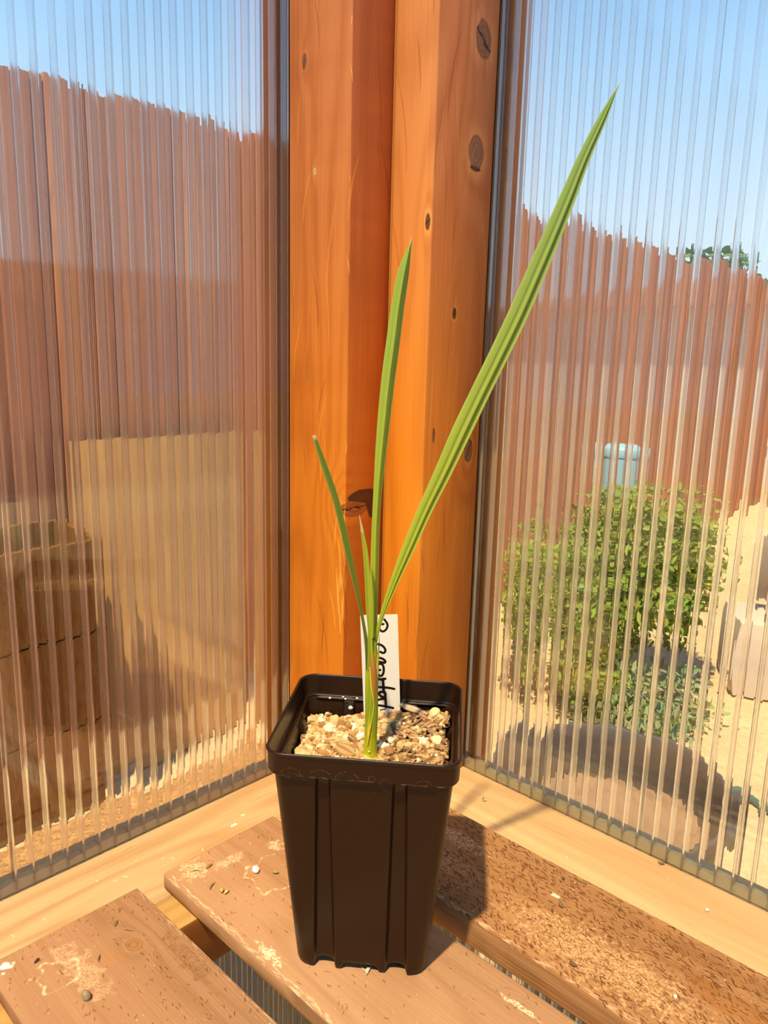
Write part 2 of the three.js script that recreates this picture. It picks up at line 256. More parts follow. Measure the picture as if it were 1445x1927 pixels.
// Panel in local axes: s along the wall, y up, d = depth away from the room (0 .. 0.010). place(s, y, d) -> world.
function twinWall(name, label, s0, s1, first, y0, y1, place, seed, dirt) {
  const root = new THREE.Group(); root.name = numbered(name); scene.add(root); tag(root, label, 'panel', null, 'structure');
  const N = Math.round((s1 - s0) / 0.0006), phase = (s) => { let t = (s - first) / PITCH; t -= Math.floor(t); return Math.min(t, 1 - t) * PITCH; };
  const ripple = (s, k) => 0.00006 * (noise(s * 620, 0.5, seed + k) - 0.5) * 2 + 0.00009 * (noise(s * 230, 0.5, seed + k + 5) - 0.5) * 2;
  const flip = new THREE.Vector3().crossVectors(new THREE.Vector3(...place(1, 0, 0)).sub(new THREE.Vector3(...place(0, 0, 0))), new THREE.Vector3(0, 1, 0)).dot(new THREE.Vector3(...place(0, 0, 1)).sub(new THREE.Vector3(...place(0, 0, 0)))) > 0;
  const loop = (ring) => { // closed outline [s, d] counter-clockwise, extruded y0..y1
    const n = ring.length, P = [], I = [];
    for (const y of [y0, y1]) for (const [s, d] of ring) P.push(...place(s, y, d));
    for (let i = 0; i < n; i++) { const a = i, b = (i + 1) % n, c = a + n, e = b + n; flip ? I.push(a, e, b, a, c, e) : I.push(a, b, e, a, e, c); }
    const g = new THREE.BufferGeometry(); g.setAttribute('position', new THREE.Float32BufferAttribute(P, 3)); g.setIndex(I);
    const shape = THREE.ShapeUtils.triangulateShape(ring.map(([s, d]) => new THREE.Vector2(s, d)), []);
    const J = Array.from(I); for (const [a, b, c] of shape) { if (flip) { J.push(a, b, c, c + n, b + n, a + n); } else { J.push(c, b, a, a + n, b + n, c + n); } }
    g.setIndex(J); return toCreasedNormals(g, 0.6);
  };
  const sheet = (dFlat, sign, k) => { // flat on the outside of the panel, thickened along each rib inside
    const ring = [];
    for (let i = 0; i <= N; i++) { const s = s0 + (s1 - s0) * i / N; ring.push([s, dFlat + 0.6 * ripple(s, k + 20)]); }
    for (let i = N; i >= 0; i--) { const s = s0 + (s1 - s0) * i / N; ring.push([s, dFlat + sign * (0.0008 + 0.00055 * Math.exp(-((phase(s) / 0.0011) ** 2)) + ripple(s, k))]); }
    return loop(sign > 0 ? ring : ring.reverse());
  };
  part('front_sheet', sheet(0, 1, 1), clearMat, root); part('back_sheet', sheet(0.010, -1, 2), clearMat, root);
  const h = 0.00042, ribG = [];
  for (let k = Math.ceil((s0 - first) / PITCH); first + k * PITCH < s1 - 0.001; k++) { const s = first + k * PITCH + (hash2(k, 3, seed) - 0.5) * 0.0005; if (s < s0 + 0.001) continue;
    const lean = (hash2(k, 9, seed) - 0.5) * 0.0004;
    part('rib', loop([[s - h * 1.7, 0.00145], [s + h * 1.7, 0.00145], [s + h * 1.05, 0.0024], [s + h + lean, 0.005], [s + h * 1.05, 0.0076], [s + h * 1.7, 0.00855], [s - h * 1.7, 0.00855], [s - h * 1.05, 0.0076], [s - h + lean, 0.005], [s - h * 1.05, 0.0024]]), ribMat, root); ribG.push(s); }
  if (dirt) { // grime that has settled in the foot of every cell
    const gs = []; for (const s of ribG) { const hh = dirt.h * (0.75 + 0.5 * hash2(s * 1e5, 1, 7)); const g = new THREE.BoxGeometry(PITCH, hh, 0.0055, 4, 2, 1); const p = g.attributes.position; for (let i = 0; i < p.count; i++) { if (p.getY(i) > 0) p.setY(i, p.getY(i) + (noise(p.getX(i) * 900 + s * 5000, 1, 3) - 0.5) * 0.0016); }
      for (let i = 0; i < p.count; i++) { const q = place(s + PITCH / 2 + p.getX(i), y0 + hh / 2 + p.getY(i) + 0.0002, 0.005 + p.getZ(i)); p.setXYZ(i, ...q); } g.computeVertexNormals(); gs.push(g); }
    const m = part('grime', mergeGeometries(gs), new THREE.MeshStandardMaterial({ color: new THREE.Color().setRGB(...dirt.c), roughness: 0.9, transparent: true, opacity: dirt.a }), root, dirt.label); m.userData.kind = 'stuff';
  }
  return root;
}
const left = (s, y, d) => [-d, y, s], rightW = (s, y, d) => [s, y, -d];
twinWall('window', 'clear ribbed twin-wall panel left of the posts, brown fence behind it', 0.003, 0.80, 0.2403, 0.0004, 0.74, left, 101, { h: 0.0062, c: [0.86, 0.66, 0.44], a: 0.8, label: 'dusty brown grime in the panel foot' });
twinWall('window', 'clear ribbed twin-wall panel right of the posts, green bush behind it', 0.003, 0.80, 0.2484, 0.0004, 0.74, rightW, 202, { h: 0.0066, c: [0.82, 0.70, 0.40], a: 0.8, label: 'olive green grime in the panel foot' });
twinWall('window', 'lower clear ribbed panel seen in the gap under the shelf, left wall', 0.003, 0.80, 0.2403, -0.84, -0.0395, left, 303);
twinWall('window', 'lower clear ribbed panel under the right sill', 0.08, 0.80, 0.2484, -0.84, -0.0395, rightW, 404);

tag(mesh('added_violet_board', turned(timber(1.0, 0.02, 0.80, 0.002, 22), 'z', 'x', 'y', [-0.06, -0.865, 0.09]), new THREE.MeshStandardMaterial({ color: new THREE.Color().setRGB(0.17, 0.11, 0.42), roughness: 0.7 })), 'added dark violet board behind the lower left panel, for the purple tone under the shelf', 'added board', null, 'structure');  // added so that the gap under the shelf shows dark and purple

// ───────────────────────── outside ─────────────────────────
{ // board fences round the yard: the one along the left wall shows through both panels, the far one only mirrored in them
  const mats = [0, 1, 2].map((k) => wood({ W: 128, H: 512, w: 0.32, h: 1.96, seed: 61 + k, light: [0.50 + 0.03 * k, 0.225 + 0.015 * k, 0.13], dark: [0.36, 0.145, 0.08], freq: 36, ringAmt: 0.4, rough: 0.85, spec: 0.2 }));
  const g2 = turned(timber(0.135, 0.018, 1.93, 0.002, 17), 'z', 'x', 'y', [0, 0, 0]), R = rng(5);
  const fence = (label, x, z0, z1, railX) => {
    const root = thing('fence', [x, GROUND, 0], label, 'fence');
    for (let k = 0, z = z0; z < z1; k++, z += 0.14) { const b = part('fence_board', g2, mats[k % 3], root); b.position.set((R() - 0.5) * 0.006, 0.01 + (R() - 0.5) * 0.012, z); }
    for (const y of [0.30, 1.50]) part('fence_rail', turned(timber(0.04, 0.09, z1 - z0, 0.003, 19), 'x', 'y', 'z', [railX, y, z0]), mats[1], root);
  };
  fence('tall reddish brown board fence along the yard behind the panels', -1.75, -7.6, 7.6, -0.045);
  fence('far brown board fence on the other side of the yard, mirrored in the panel', 6.2, -8.6, 3.0, 0.02);
}
{ // pale shed at the end of the yard, mirrored in the ribs
  const root = thing('shed', [3.2, GROUND, -9.2], 'pale shed at the end of the yard, mirrored in the ribs of the right panel', 'shed');
  const m = new THREE.MeshStandardMaterial({ color: new THREE.Color().setRGB(0.74, 0.72, 0.68), roughness: 0.9 });
  part('wall', new THREE.BoxGeometry(5.2, 1.85, 2.4).translate(0, 0.925, 0), m, root);
  part('roof', new THREE.ConeGeometry(4.2, 0.5, 4, 1).rotateY(Math.PI / 4).scale(1, 1, 0.5).translate(0, 2.1, 0), frameMat, root);
}
{ // mulch bed along the fence
  const g = grid(60, 40, (i, j) => { const x = -1.36 + 0.86 * j / 40, z = 1.4 - 2.6 * i / 60; return [x, GROUND + 0.035 * (1 - Math.pow(2 * j / 40 - 1, 8)) + 0.025 * noise(x * 14, z * 14, 8), z, x, z]; });
  const W = 512, d = new Uint8Array(W * W * 4);
  for (let j = 0; j < W; j++) for (let i = 0; i < W; i++) { const n = (j * W + i) * 4, k = 0.45 + 0.9 * noise(i / 5, j / 9, 4) * (0.6 + 0.8 * noise(i / 40, j / 40, 6)); d[n] = srgb8(0.46 * k); d[n + 1] = srgb8(0.235 * k); d[n + 2] = srgb8(0.085 * k); d[n + 3] = 255; }
  const t = new THREE.DataTexture(d, W, W); t.colorSpace = THREE.SRGBColorSpace; t.magFilter = THREE.LinearFilter; t.wrapS = t.wrapT = THREE.RepeatWrapping; t.repeat.set(2, 2); t.needsUpdate = true;
  tag(mesh('mulch', g, new THREE.MeshStandardMaterial({ map: t, roughness: 1, side: THREE.DoubleSide })), 'brown bark mulch on the ground in front of the fence', 'mulch', null, 'stuff');
}
function crate(label, x, y, z, w, h, d, mat) { // slatted wooden planter box
  const root = thing('planter_box', [x, y, z], label, 'planter');
  const n = 3, hh = h / n;
  for (let k = 0; k < n; k++) {
    part('plank', new THREE.BoxGeometry(0.02, hh - 0.006, d).translate(w / 2, hh * (k + 0.5), 0), mat, root); part('plank', new THREE.BoxGeometry(0.02, hh - 0.006, d).translate(-w / 2, hh * (k + 0.5), 0), mat, root);
    part('plank', new THREE.BoxGeometry(w - 0.022, hh - 0.006, 0.02).translate(0, hh * (k + 0.5), d / 2 - 0.01), mat, root); part('plank', new THREE.BoxGeometry(w - 0.022, hh - 0.006, 0.02).translate(0, hh * (k + 0.5), -d / 2 + 0.01), mat, root);
  }
  part('soil', new THREE.BoxGeometry(w - 0.03, h * 0.8, d - 0.05).translate(0, h * 0.42, 0), new THREE.MeshStandardMaterial({ color: new THREE.Color().setRGB(0.09, 0.05, 0.025), roughness: 1 }), root);
  return root;
}
const boxMat = wood({ W: 256, H: 256, w: 0.5, h: 0.5, seed: 71, light: [0.21, 0.085, 0.015], dark: [0.13, 0.045, 0.007], freq: 40, rough: 0.8 });
crate('dark brown wooden planter box by the fence seen through the left panel', -1.545, GROUND + 0.002, -0.05, 0.30, 0.745, 0.74, boxMat);

{
  const g = turned(timber(0.66, 0.012, 0.98, 0.002, 21), 'z', 'x', 'y', [0, 0, -0.33]);
  const m = mesh('plywood_sheet', g, wood({ W: 256, H: 256, w: 1.344, h: 1.0, seed: 73, light: [0.58, 0.33, 0.13], dark: [0.42, 0.21, 0.07], freq: 14, ringAmt: 0.4, rough: 0.8 }));
  m.position.set(-1.50, GROUND + 0.002, -0.77); m.rotation.z = 0.15; tag(m, 'tan plywood sheet leaning against the fence behind the left panel', 'plywood');
}

{ // big round black planter just outside the right panel
  const root = thing('round_planter', [-0.1376, GROUND, -0.81], 'large round black planter tub full of brown soil outside the right panel', 'planter');
  const pr = [[0.001, 0.012], [0.165, 0.012], [0.172, 0], [0.18, 0.004], [0.222, 0.395], [0.234, 0.4], [0.236, 0.425], [0.231, 0.431], [0.222, 0.428], [0.214, 0.40], [0.205, 0.28]].map(([a, b]) => new THREE.Vector2(a, b));
  part('tub', new THREE.LatheGeometry(pr, 72), new THREE.MeshStandardMaterial({ color: new THREE.Color().setRGB(0.085, 0.078, 0.07), roughness: 0.6, side: THREE.DoubleSide }), root);
  const soil = grid(72, 14, (i, j) => { const a = i / 72 * 2 * Math.PI, r = 0.207 * j / 14; return [r * Math.sin(a), 0.30 + 0.02 * noise(r * 40 * Math.cos(a) + 9, r * 40 * Math.sin(a) + 9, 3) + 0.008 * noise(r * 200 * Math.cos(a) + 99, r * 200 * Math.sin(a) + 99, 5), r * Math.cos(a), i / 72, j / 14]; });
  part('soil', soil, new THREE.MeshStandardMaterial({ color: new THREE.Color().setRGB(0.30, 0.185, 0.115), roughness: 1, side: THREE.DoubleSide }), root, 'dry brown soil');
}
function leafBlade(l, w) { // pointed leaf, folded along its midrib
  const P = [], I = [], n = 4; for (let j = 0; j <= n; j++) { const t = j / n, ww = w * Math.sin(Math.PI * Math.min(1, 0.08 + t * 0.92)) * (t < 1 ? 1 : 0), y = 0.12 * l * t * t; P.push(-ww, -y + 0.25 * ww, l * t, 0, -y, l * t, ww, -y + 0.25 * ww, l * t); }
  for (let j = 0; j < n; j++) for (let q = 0; q < 2; q++) { const a = j * 3 + q; I.push(a, a + 3, a + 1, a + 1, a + 3, a + 4); }
  const g = new THREE.BufferGeometry(); g.setAttribute('position', new THREE.Float32BufferAttribute(P, 3)); g.setIndex(I); g.computeVertexNormals(); return g;
}
function bush(name, label, category, x, y, z, rx, ry, n, leaf, c, seed, trunk) {
  const root = thing(name, [x, y, z], label, category), R = rng(seed);
  const im = new THREE.InstancedMesh(leaf, new THREE.MeshPhysicalMaterial({ color: new THREE.Color().setRGB(...c), roughness: 0.6, transmission: 0.3, side: THREE.DoubleSide }), n), o = new THREE.Object3D(), k = new THREE.Color();
  const lumps = Array.from({ length: 16 }, () => { const a = R() * 6.283, h = R(), r = Math.sqrt(R()) * rx * 0.72; return [Math.cos(a) * r, trunk + ry * (0.25 + 1.5 * h), Math.sin(a) * r, rx * (0.34 + 0.2 * R())]; });
  for (let i = 0; i < n; i++) {
    const L = lumps[i % 16], u = R() * 2 - 1, a = R() * 6.283, s = Math.sqrt(1 - u * u), r = L[3] * Math.pow(R(), 0.33);
    o.position.set(L[0] + s * Math.cos(a) * r, Math.max(0.02, L[1] + u * r), L[2] + s * Math.sin(a) * r); o.rotation.set(R() * 2.4 - 1.2, R() * 6.283, R() * 2 - 1); o.scale.setScalar(0.7 + 0.6 * R()); o.updateMatrix(); im.setMatrixAt(i, o.matrix);
    im.setColorAt(i, k.setRGB(0.7 + 0.6 * R(), 0.8 + 0.4 * R(), 0.6 + 0.6 * R()));
  }
  shade(im); im.name = 'foliage'; im.userData.kind = 'stuff'; root.add(im);
  const stems = new THREE.MeshStandardMaterial({ color: new THREE.Color().setRGB(0.16, 0.09, 0.045), roughness: 0.9 });
  for (let q = 0; q < 6; q++) { const a = q * 1.05, L = lumps[q]; part('stem', new THREE.TubeGeometry(new THREE.CatmullRomCurve3([new THREE.Vector3(Math.cos(a) * 0.02, 0, Math.sin(a) * 0.02), new THREE.Vector3(L[0] * 0.4, L[1] * 0.5, L[2] * 0.4), new THREE.Vector3(L[0], L[1], L[2])]), 10, rx * 0.025, 6), stems, root); }
  return root;
}
bush('bush', 'rounded bright green bush in front of the fence, seen through the right panel', 'bush', -0.86, GROUND + 0.0, -2.06, 0.42, 0.35, 7500, leafBlade(0.05, 0.009), [0.27, 0.36, 0.03], 31, 0.0);
{ // pale blue upright bin behind the bush
  const root = thing('bin', [-1.06, GROUND, -2.62], 'tall pale blue plastic bin standing behind the bush', 'bin');
  const m = new THREE.MeshStandardMaterial({ color: new THREE.Color().setRGB(0.28, 0.55, 0.68), roughness: 0.5 });
  part('body', new THREE.LatheGeometry([[0.001, 0], [0.055, 0], [0.070, 0.84], [0.001, 0.84]].map(([a, b]) => new THREE.Vector2(a, b)), 40), m, root);
  part('lid', new THREE.LatheGeometry([[0.073, 0.83], [0.076, 0.86], [0.06, 0.88], [0.001, 0.886]].map(([a, b]) => new THREE.Vector2(a, b)), 40), m, root);
}
{ // pale blocks at the right edge
  const m = [0, 1].map((k) => new THREE.MeshStandardMaterial({ color: new THREE.Color().setRGB(0.62 - 0.05 * k, 0.54 - 0.05 * k, 0.46 - 0.03 * k), roughness: 0.95 }));
  const R = rng(8), block = (w, h, d) => { const g = new THREE.BoxGeometry(w, h, d, 6, 4, 6), p = g.attributes.position; for (let i = 0; i < p.count; i++) { const x = p.getX(i), y = p.getY(i), z = p.getZ(i), f = 1 - 0.05 * Math.pow(Math.max(Math.abs(x) / w, Math.abs(z) / d) * 2 * Math.abs(y) / h * 2, 3); p.setXYZ(i, x * f, y * f, z * f + (noise(x * 30 + 5, y * 30 + 5, 2) - 0.5) * 0.01); } g.computeVertexNormals(); return g; };
  const stones = [[-0.25, 0, -2.62, 0.52, 0.30, 0.30, 'bottom pale stone block right of the bush, resting on the tan ground'], [-0.20, 0.328, -2.64, 0.44, 0.27, 0.28, 'middle pale stone block of the stack right of the bush'], [-0.14, 0.626, -2.66, 0.36, 0.24, 0.26, 'top pale stone block of the stack right of the bush']];
  stones.forEach(([x, y, z, w, h, d, label], i) => { const b = mesh('stone_block', block(w, h, d).translate(0, h / 2, 0), m[i % 2]); b.position.set(x, GROUND + y + 0.002, z); b.rotation.y = 0.5; tag(b, label, 'stone block'); });
}
{ // garden hose
  const pts = [[-0.2, -1.72], [-0.13, -1.688], [-0.06, -1.66], [0.05, -1.63], [0.3, -1.66], [0.7, -1.8]].map(([x, z]) => new THREE.Vector3(x, GROUND + 0.011, z));
  tag(mesh('garden_hose', new THREE.TubeGeometry(new THREE.CatmullRomCurve3(pts), 60, 0.011, 10), new THREE.MeshStandardMaterial({ color: new THREE.Color().setRGB(0.07, 0.15, 0.13), roughness: 0.5 })), 'dark teal garden hose on the tan ground beyond the round planter', 'hose');
}
bush('tree', 'mid green tree whose crown rises over the fence at the right', 'tree', -3.4, GROUND, -10.7, 1.15, 1.05, 5000, leafBlade(0.2, 0.05), [0.13, 0.24, 0.05], 41, 0.55);
bush('shrub', 'low pale grey green ground cover beside the round planter', 'shrub', -0.62, GROUND, -1.95, 0.30, 0.04, 900, leafBlade(0.05, 0.008), [0.33, 0.40, 0.20], 51, 0.0);

// ───────────────────────── shelf boards ─────────────────────────
const boardLook = { light: [0.42, 0.222, 0.115], dark: [0.30, 0.138, 0.062], freq: 38, wav: 2.0, ringAmt: 0.3, blotch: 0.6, fibre: 0.16, rough: 0.78, spec: 0.25, bumpScale: 0.0007 };
const BH = 0.0125, RH = 0.02;
// (a, b, length) = (y, z, x): top face a=wa has u = wa + (z - z0)
function board(z0, z1, x0, x1, t, top, mat, label, seed) {
  const g = turned(timber(t, z1 - z0, x1 - x0, 0.0022, seed, 0.0009), 'y', 'z', 'x', [x0, top - t + 0.0002, z0]);
  return tag(mesh('shelf_board', g, mat), label, 'board');
}
const hair = (a0, a1, extra = {}) => ({ n: 800, a0, a1, l0: 0, l1: 0.56, len: 0.0024, th: 0.00032, ang: 0.3, jit: 1.5, c: [104, 56, 22], m: 0.45, db: -0.5, ...extra });
{
  const t = 0.0123, z0 = 0.2798, z1 = 0.3698, x0 = 0.0637, w = z1 - z0, per = 2 * (t + w), U = (z) => t + z - z0, V = (x) => x - x0;
  const m = wood({ W: 704, H: 1900, w: per, h: 0.57, seed: 81, ...boardLook,
    knots: [{ x: U(0.305), y: V(0.105), rx: 0.0048, ry: 0.0052, color: [0.40, 0.17, 0.05], rings: 9, swirl: 1.4, a: 0.6, halo: 0.2 }],
    strokes: [hair(t, t + w), hair(t, t + w, { n: 500, c: [212, 160, 104], db: 0.3, m: 0.4, len: 0.002 }), hair(t, t + w, { n: 30, len: 0.004, c: [60, 30, 12], m: 0.7 }), { n: 260, a0: t - 0.0006, a1: t + 0.0014, l0: 0, l1: 0.56, len: 0.006, th: 0.0005, jit: 0.1, c: [232, 200, 160], m: 0.4, db: 0.1 }],
    spots: [{ x: U(0.3618), y: V(0.0708), rx: 0.0032, ry: 0.0036, c: [252, 246, 226], m: 0.97, f: 420, db: 0.3 }, { x: U(0.3655), y: V(0.0745), rx: 0.0012, ry: 0.0013, c: [252, 246, 226], m: 0.9, f: 420 },
      { x: U(0.345), y: V(0.096), rx: 0.011, ry: 0.010, c: [250, 218, 178], m: 0.6, ring: 0.16, f: 200 }, { x: U(0.335), y: V(0.10), rx: 0.010, ry: 0.03, c: [244, 206, 160], m: 0.35, f: 260, speck: 0.4 },
      { x: U(0.289), y: V(0.135), rx: 0.006, ry: 0.028, c: [128, 88, 54], m: 0.4, f: 300, speck: 0.35 }, { x: U(0.318), y: V(0.105), rx: 0.009, ry: 0.008, c: [186, 122, 62], m: 0.3, f: 500, speck: 0.4 }] });
  board(z0, z1, x0, 0.95, t, BH, m, 'front shelf board with a round knot and a small grey stone lying on it', 82);
}
{
  const t = 0.0123, z0 = 0.1717, z1 = 0.2616, x0 = 0.0624, w = z1 - z0, per = 2 * (t + w), U = (z) => t + z - z0, V = (x) => x - x0;
  const m = wood({ W: 704, H: 1900, w: per, h: 0.57, seed: 85, ...boardLook, light: [0.44, 0.24, 0.125],
    strokes: [hair(t, t + w, { n: 500 }), hair(t, t + w, { n: 500, c: [214, 164, 108], db: 0.3, m: 0.4, len: 0.002 }), { n: 300, a0: t + w - 0.0022, a1: t + w + 0.0008, l0: 0, l1: 0.56, len: 0.006, th: 0.0005, jit: 0.1, c: [232, 200, 160], m: 0.4, db: 0.1 }],
    spots: [{ x: U(0.21), y: V(0.112), rx: 0.018, ry: 0.017, c: [250, 216, 172], m: 0.6, ring: 0.06, f: 130, rough: 0.55, gap: 0.5 }, { x: U(0.247), y: V(0.072), rx: 0.010, ry: 0.012, c: [250, 214, 164], m: 0.55, f: 400, speck: 0.45 },
      { x: U(0.222), y: V(0.082), rx: 0.014, ry: 0.005, c: [248, 214, 170], m: 0.5, f: 300, speck: 0.4 }, { x: U(0.192), y: V(0.09), rx: 0.006, ry: 0.007, c: [250, 222, 184], m: 0.6, f: 400, speck: 0.4 },
      { x: U(0.256), y: V(0.165), rx: 0.004, ry: 0.012, c: [252, 226, 190], m: 0.7, f: 500, speck: 0.35 }, { x: U(0.185), y: V(0.285), rx: 0.002, ry: 0.02, c: [250, 222, 184], m: 0.8, f: 400, speck: 0.35 },
      { x: U(0.226), y: V(0.104), rx: 0.004, ry: 0.005, c: [150, 98, 44], m: 0.4, f: 900, speck: 0.55 }] });
  board(z0, z1, x0, 0.95, t, BH, m, 'middle shelf board that the black pot stands on', 86);
}
{
  const t = 0.0198, z0 = 0.0796, z1 = 0.1598, x0 = 0.0625, w = z1 - z0, per = 2 * (t + w), U = (z) => t + z - z0, V = (x) => x - x0;
  const m = wood({ W: 704, H: 1900, w: per, h: 0.57, seed: 91, ...boardLook, light: [0.40, 0.20, 0.085], dark: [0.24, 0.10, 0.034], blotch: 0.9, bumpScale: 0.0012,
    strokes: [hair(t, t + w, { n: 4200, len: 0.0034, th: 0.00036, m: 0.5, c: [84, 40, 12], ang: 0.3, jit: 1.3 }), hair(t, t + w, { n: 420, len: 0.005, th: 0.00045, m: 0.45, c: [84, 40, 12], ang: 0.3, jit: 0.8 }), hair(t, t + w, { n: 3600, c: [214, 160, 104], db: 0.5, m: 0.45, len: 0.0016, th: 0.0005, ang: 0.3, jit: 2 }), { n: 240, a0: t - 0.0004, a1: t + 0.0016, l0: 0, l1: 0.56, len: 0.005, th: 0.0006, jit: 0.2, c: [216, 170, 128], m: 0.4, db: 0.1 }, { n: 240, a0: t + w - 0.0016, a1: t + w + 0.0006, l0: 0, l1: 0.56, len: 0.006, th: 0.0006, jit: 0.1, c: [220, 180, 140], m: 0.4, db: 0.1 }],
    spots: [{ x: U(0.135), y: V(0.30), rx: 0.02, ry: 0.06, c: [246, 206, 150], m: 0.4, f: 600, speck: 0.45 }, { x: U(0.105), y: V(0.175), rx: 0.008, ry: 0.03, c: [232, 205, 180], m: 0.55, f: 500, speck: 0.55 }, { x: U(0.13), y: V(0.185), rx: 0.012, ry: 0.03, c: [225, 195, 170], m: 0.45, f: 700, speck: 0.62 },
      { x: U(0.107), y: V(0.256), rx: 0.0018, ry: 0.004, c: [244, 226, 206], m: 0.9, f: 600 }, { x: U(0.115), y: V(0.385), rx: 0.009, ry: 0.05, c: [150, 92, 42], m: 0.4, f: 120 }] });
  board(z0, z1, x0, 0.95, t, RH, m, 'rough dark-stained shelf board furthest back, beside the right sill', 92);
}

{ // board added towards the room, just outside the frame, to shade the space below
  const m = wood({ W: 256, H: 1024, w: 0.2046, h: 0.9, seed: 95, ...boardLook });
  board(0.389, 0.478, 0.0637, 0.95, 0.0123, BH, m, 'shelf board added for shade nearest the room, in front of the board with the stone', 96);
}

// ───────────────────────── the pot ─────────────────────────
const POT = { x: 0.1866, y: BH + 0.0004, z: 0.1999, turn: 37.81 * Math.PI / 180, H: 0.1342 };
const pot = thing('plant_pot', [POT.x, POT.y, POT.z], 'tall square black plastic pot with grooved sides on the middle board', 'pot');
pot.rotation.y = POT.turn;
const NS = 69, NC = 9; // samples per side and per corner, fixed across the grooves so that their edges run straight
function sideT(i, e) { const g0 = 0.0128, g1 = 0.0266; if (i < 6) return lerp(-e, -g1, i / 6); if (i < 28) return lerp(-g1, -g0, (i - 6) / 22); if (i < 41) return lerp(-g0, g0, (i - 28) / 13); if (i < 63) return lerp(g0, g1, (i - 41) / 22); return lerp(g1, e, (i - 63) / 5); }
function ringAt(half, r, inset) { // rounded square: [x, z, t (along the side), perimeter metres]
  const out = []; let u = 0;
  for (let k = 0; k < 4; k++) {
    const a = k * Math.PI / 2, c = Math.cos(a), s = Math.sin(a), rot = (x, z) => [x * c + z * s, -x * s + z * c];
    for (let i = 0; i < NS; i++) { const t = sideT(i, half - r), d = inset ? inset(t) : 0, p = rot(t, half - d); out.push([p[0], p[1], t, k * 0.1 + 0.05 + t]); }
    for (let i = 1; i < NC; i++) { const q = (i / NC) * Math.PI / 2, p = rot(half - r + r * Math.sin(q), half - r + r * Math.cos(q)); out.push([p[0], p[1], 99, k * 0.1 + 0.05 + (half - r) + (i / NC) * (0.1 - 2 * (half - r))]); }
  }
  out.push([out[0][0], out[0][1], out[0][2], out[0][3] + 0.4]);
  return out;
}
const G0 = 0.0196;
const grooveW = (y) => lerp(0.0060, 0.0039, y / 0.12);
function groove(t, y) { const q = Math.abs(Math.abs(t) - G0), w = grooveW(y); return t === 99 ? 0 : 0.0027 * smooth(w, w - 0.0012, q); }
function footCut(t) { if (t === 99) return 0.0008; const q = (Math.abs(t) - G0) / 0.0062; const arc = Math.abs(q) < 1 ? 0.0046 * Math.sqrt(1 - q * q) : 0; const mid = 0.0040 * smooth(0.0098, 0.0086, Math.abs(t)); return Math.max(arc, mid); }
const HB = POT.H - 0.0129;
const halfOut = (y) => lerp(0.0355, 0.0464, y / HB), radOut = (y) => lerp(0.0085, 0.0088, y / HB);
let potMat;
{
  const W = 1600, Hh = 540, cv = document.createElement('canvas'); cv.width = W; cv.height = Hh; const c = cv.getContext('2d');
  c.fillStyle = 'rgb(37,18,5)'; c.fillRect(0, 0, W, Hh);
  const R = rng(77), X = (u) => u * W / 0.4, Y = (y) => Hh - y * Hh / 0.135;
  for (let i = 0; i < 500; i++) { c.fillStyle = `rgba(${130 + 60 * R()},${115 + 50 * R()},95,${0.05 + 0.18 * R()})`; c.fillRect(R() * W, R() * Hh, 1 + R() * 3, 1 + R() * 2); }
  for (let i = 0; i < 46; i++) { c.strokeStyle = `rgba(150,130,105,${0.06 + 0.12 * R()})`; c.lineWidth = 0.8; c.beginPath(); const x = R() * W, y = R() * Hh; c.moveTo(x, y); c.lineTo(x + (R() - 0.5) * 60, y + (R() - 0.5) * 16); c.stroke(); }
  // hard-water rings below and on the rim of the front face
  const ringMark = (u, y, rx, ry, a0, a1, al) => { const n = 26; for (let k = 0; k < n; k++) { if (R() < 0.22) continue; c.strokeStyle = `rgba(186,164,134,${al * (0.25 + 0.6 * R())})`; c.lineWidth = 0.7 + 1.3 * R(); const j = 1 + 0.09 * (R() - 0.5); c.beginPath(); c.ellipse(X(u), Y(y), X(rx) * j, ry * Hh / 0.135 * j, 0, lerp(a0, a1, k / n), lerp(a0, a1, (k + 1.2) / n)); c.stroke(); } };
  const P = Math.PI, F = (t) => 0.05 + t;
  ringMark(F(-0.0355), 0.1222, 0.0052, 0.0042, P, 2 * P, 0.5); ringMark(F(-0.0355), 0.1222, 0.0040, 0.0012, 0, 2 * P, 0.3); ringMark(F(-0.0205), 0.1222, 0.0058, 0.0040, P * 1.1, 2 * P, 0.5); ringMark(F(-0.0068), 0.1222, 0.0060, 0.0040, P, 2 * P, 0.55); ringMark(F(-0.0075), 0.1222, 0.0032, 0.0024, P, 2 * P, 0.3);
  ringMark(F(0.0058), 0.1236, 0.0017, 0.0016, 0, 2 * P, 0.6); ringMark(F(0.0128), 0.1222, 0.003, 0.0018, P, 2 * P, 0.4); ringMark(F(0.0316), 0.1226, 0.004, 0.002, P, 2 * P, 0.35); ringMark(F(0.0160), 0.1190, 0.0062, 0.0042, 0, P, 0.45); ringMark(F(0.0415), 0.1172, 0.0016, 0.0016, 0, P * 1.3, 0.4); ringMark(F(-0.0290), 0.1196, 0.0014, 0.0016, 0, P, 0.4);
  for (let i = 0; i < 60; i++) { c.fillStyle = `rgba(205,190,165,${0.15 + 0.3 * R()})`; c.fillRect(X(F(-0.042 + R() * 0.085)), Y(0.1214 + R() * 0.0009), 2 + R() * 12, 1.4); }
  const t = new THREE.CanvasTexture(cv); t.colorSpace = THREE.SRGBColorSpace; t.wrapS = t.wrapT = THREE.RepeatWrapping; t.magFilter = THREE.LinearFilter; t.repeat.set(1 / 0.4, 1 / 0.135);
  potMat = new THREE.MeshPhysicalMaterial({ map: t, roughness: 0.36, specularIntensity: 0.7, side: THREE.DoubleSide });
}
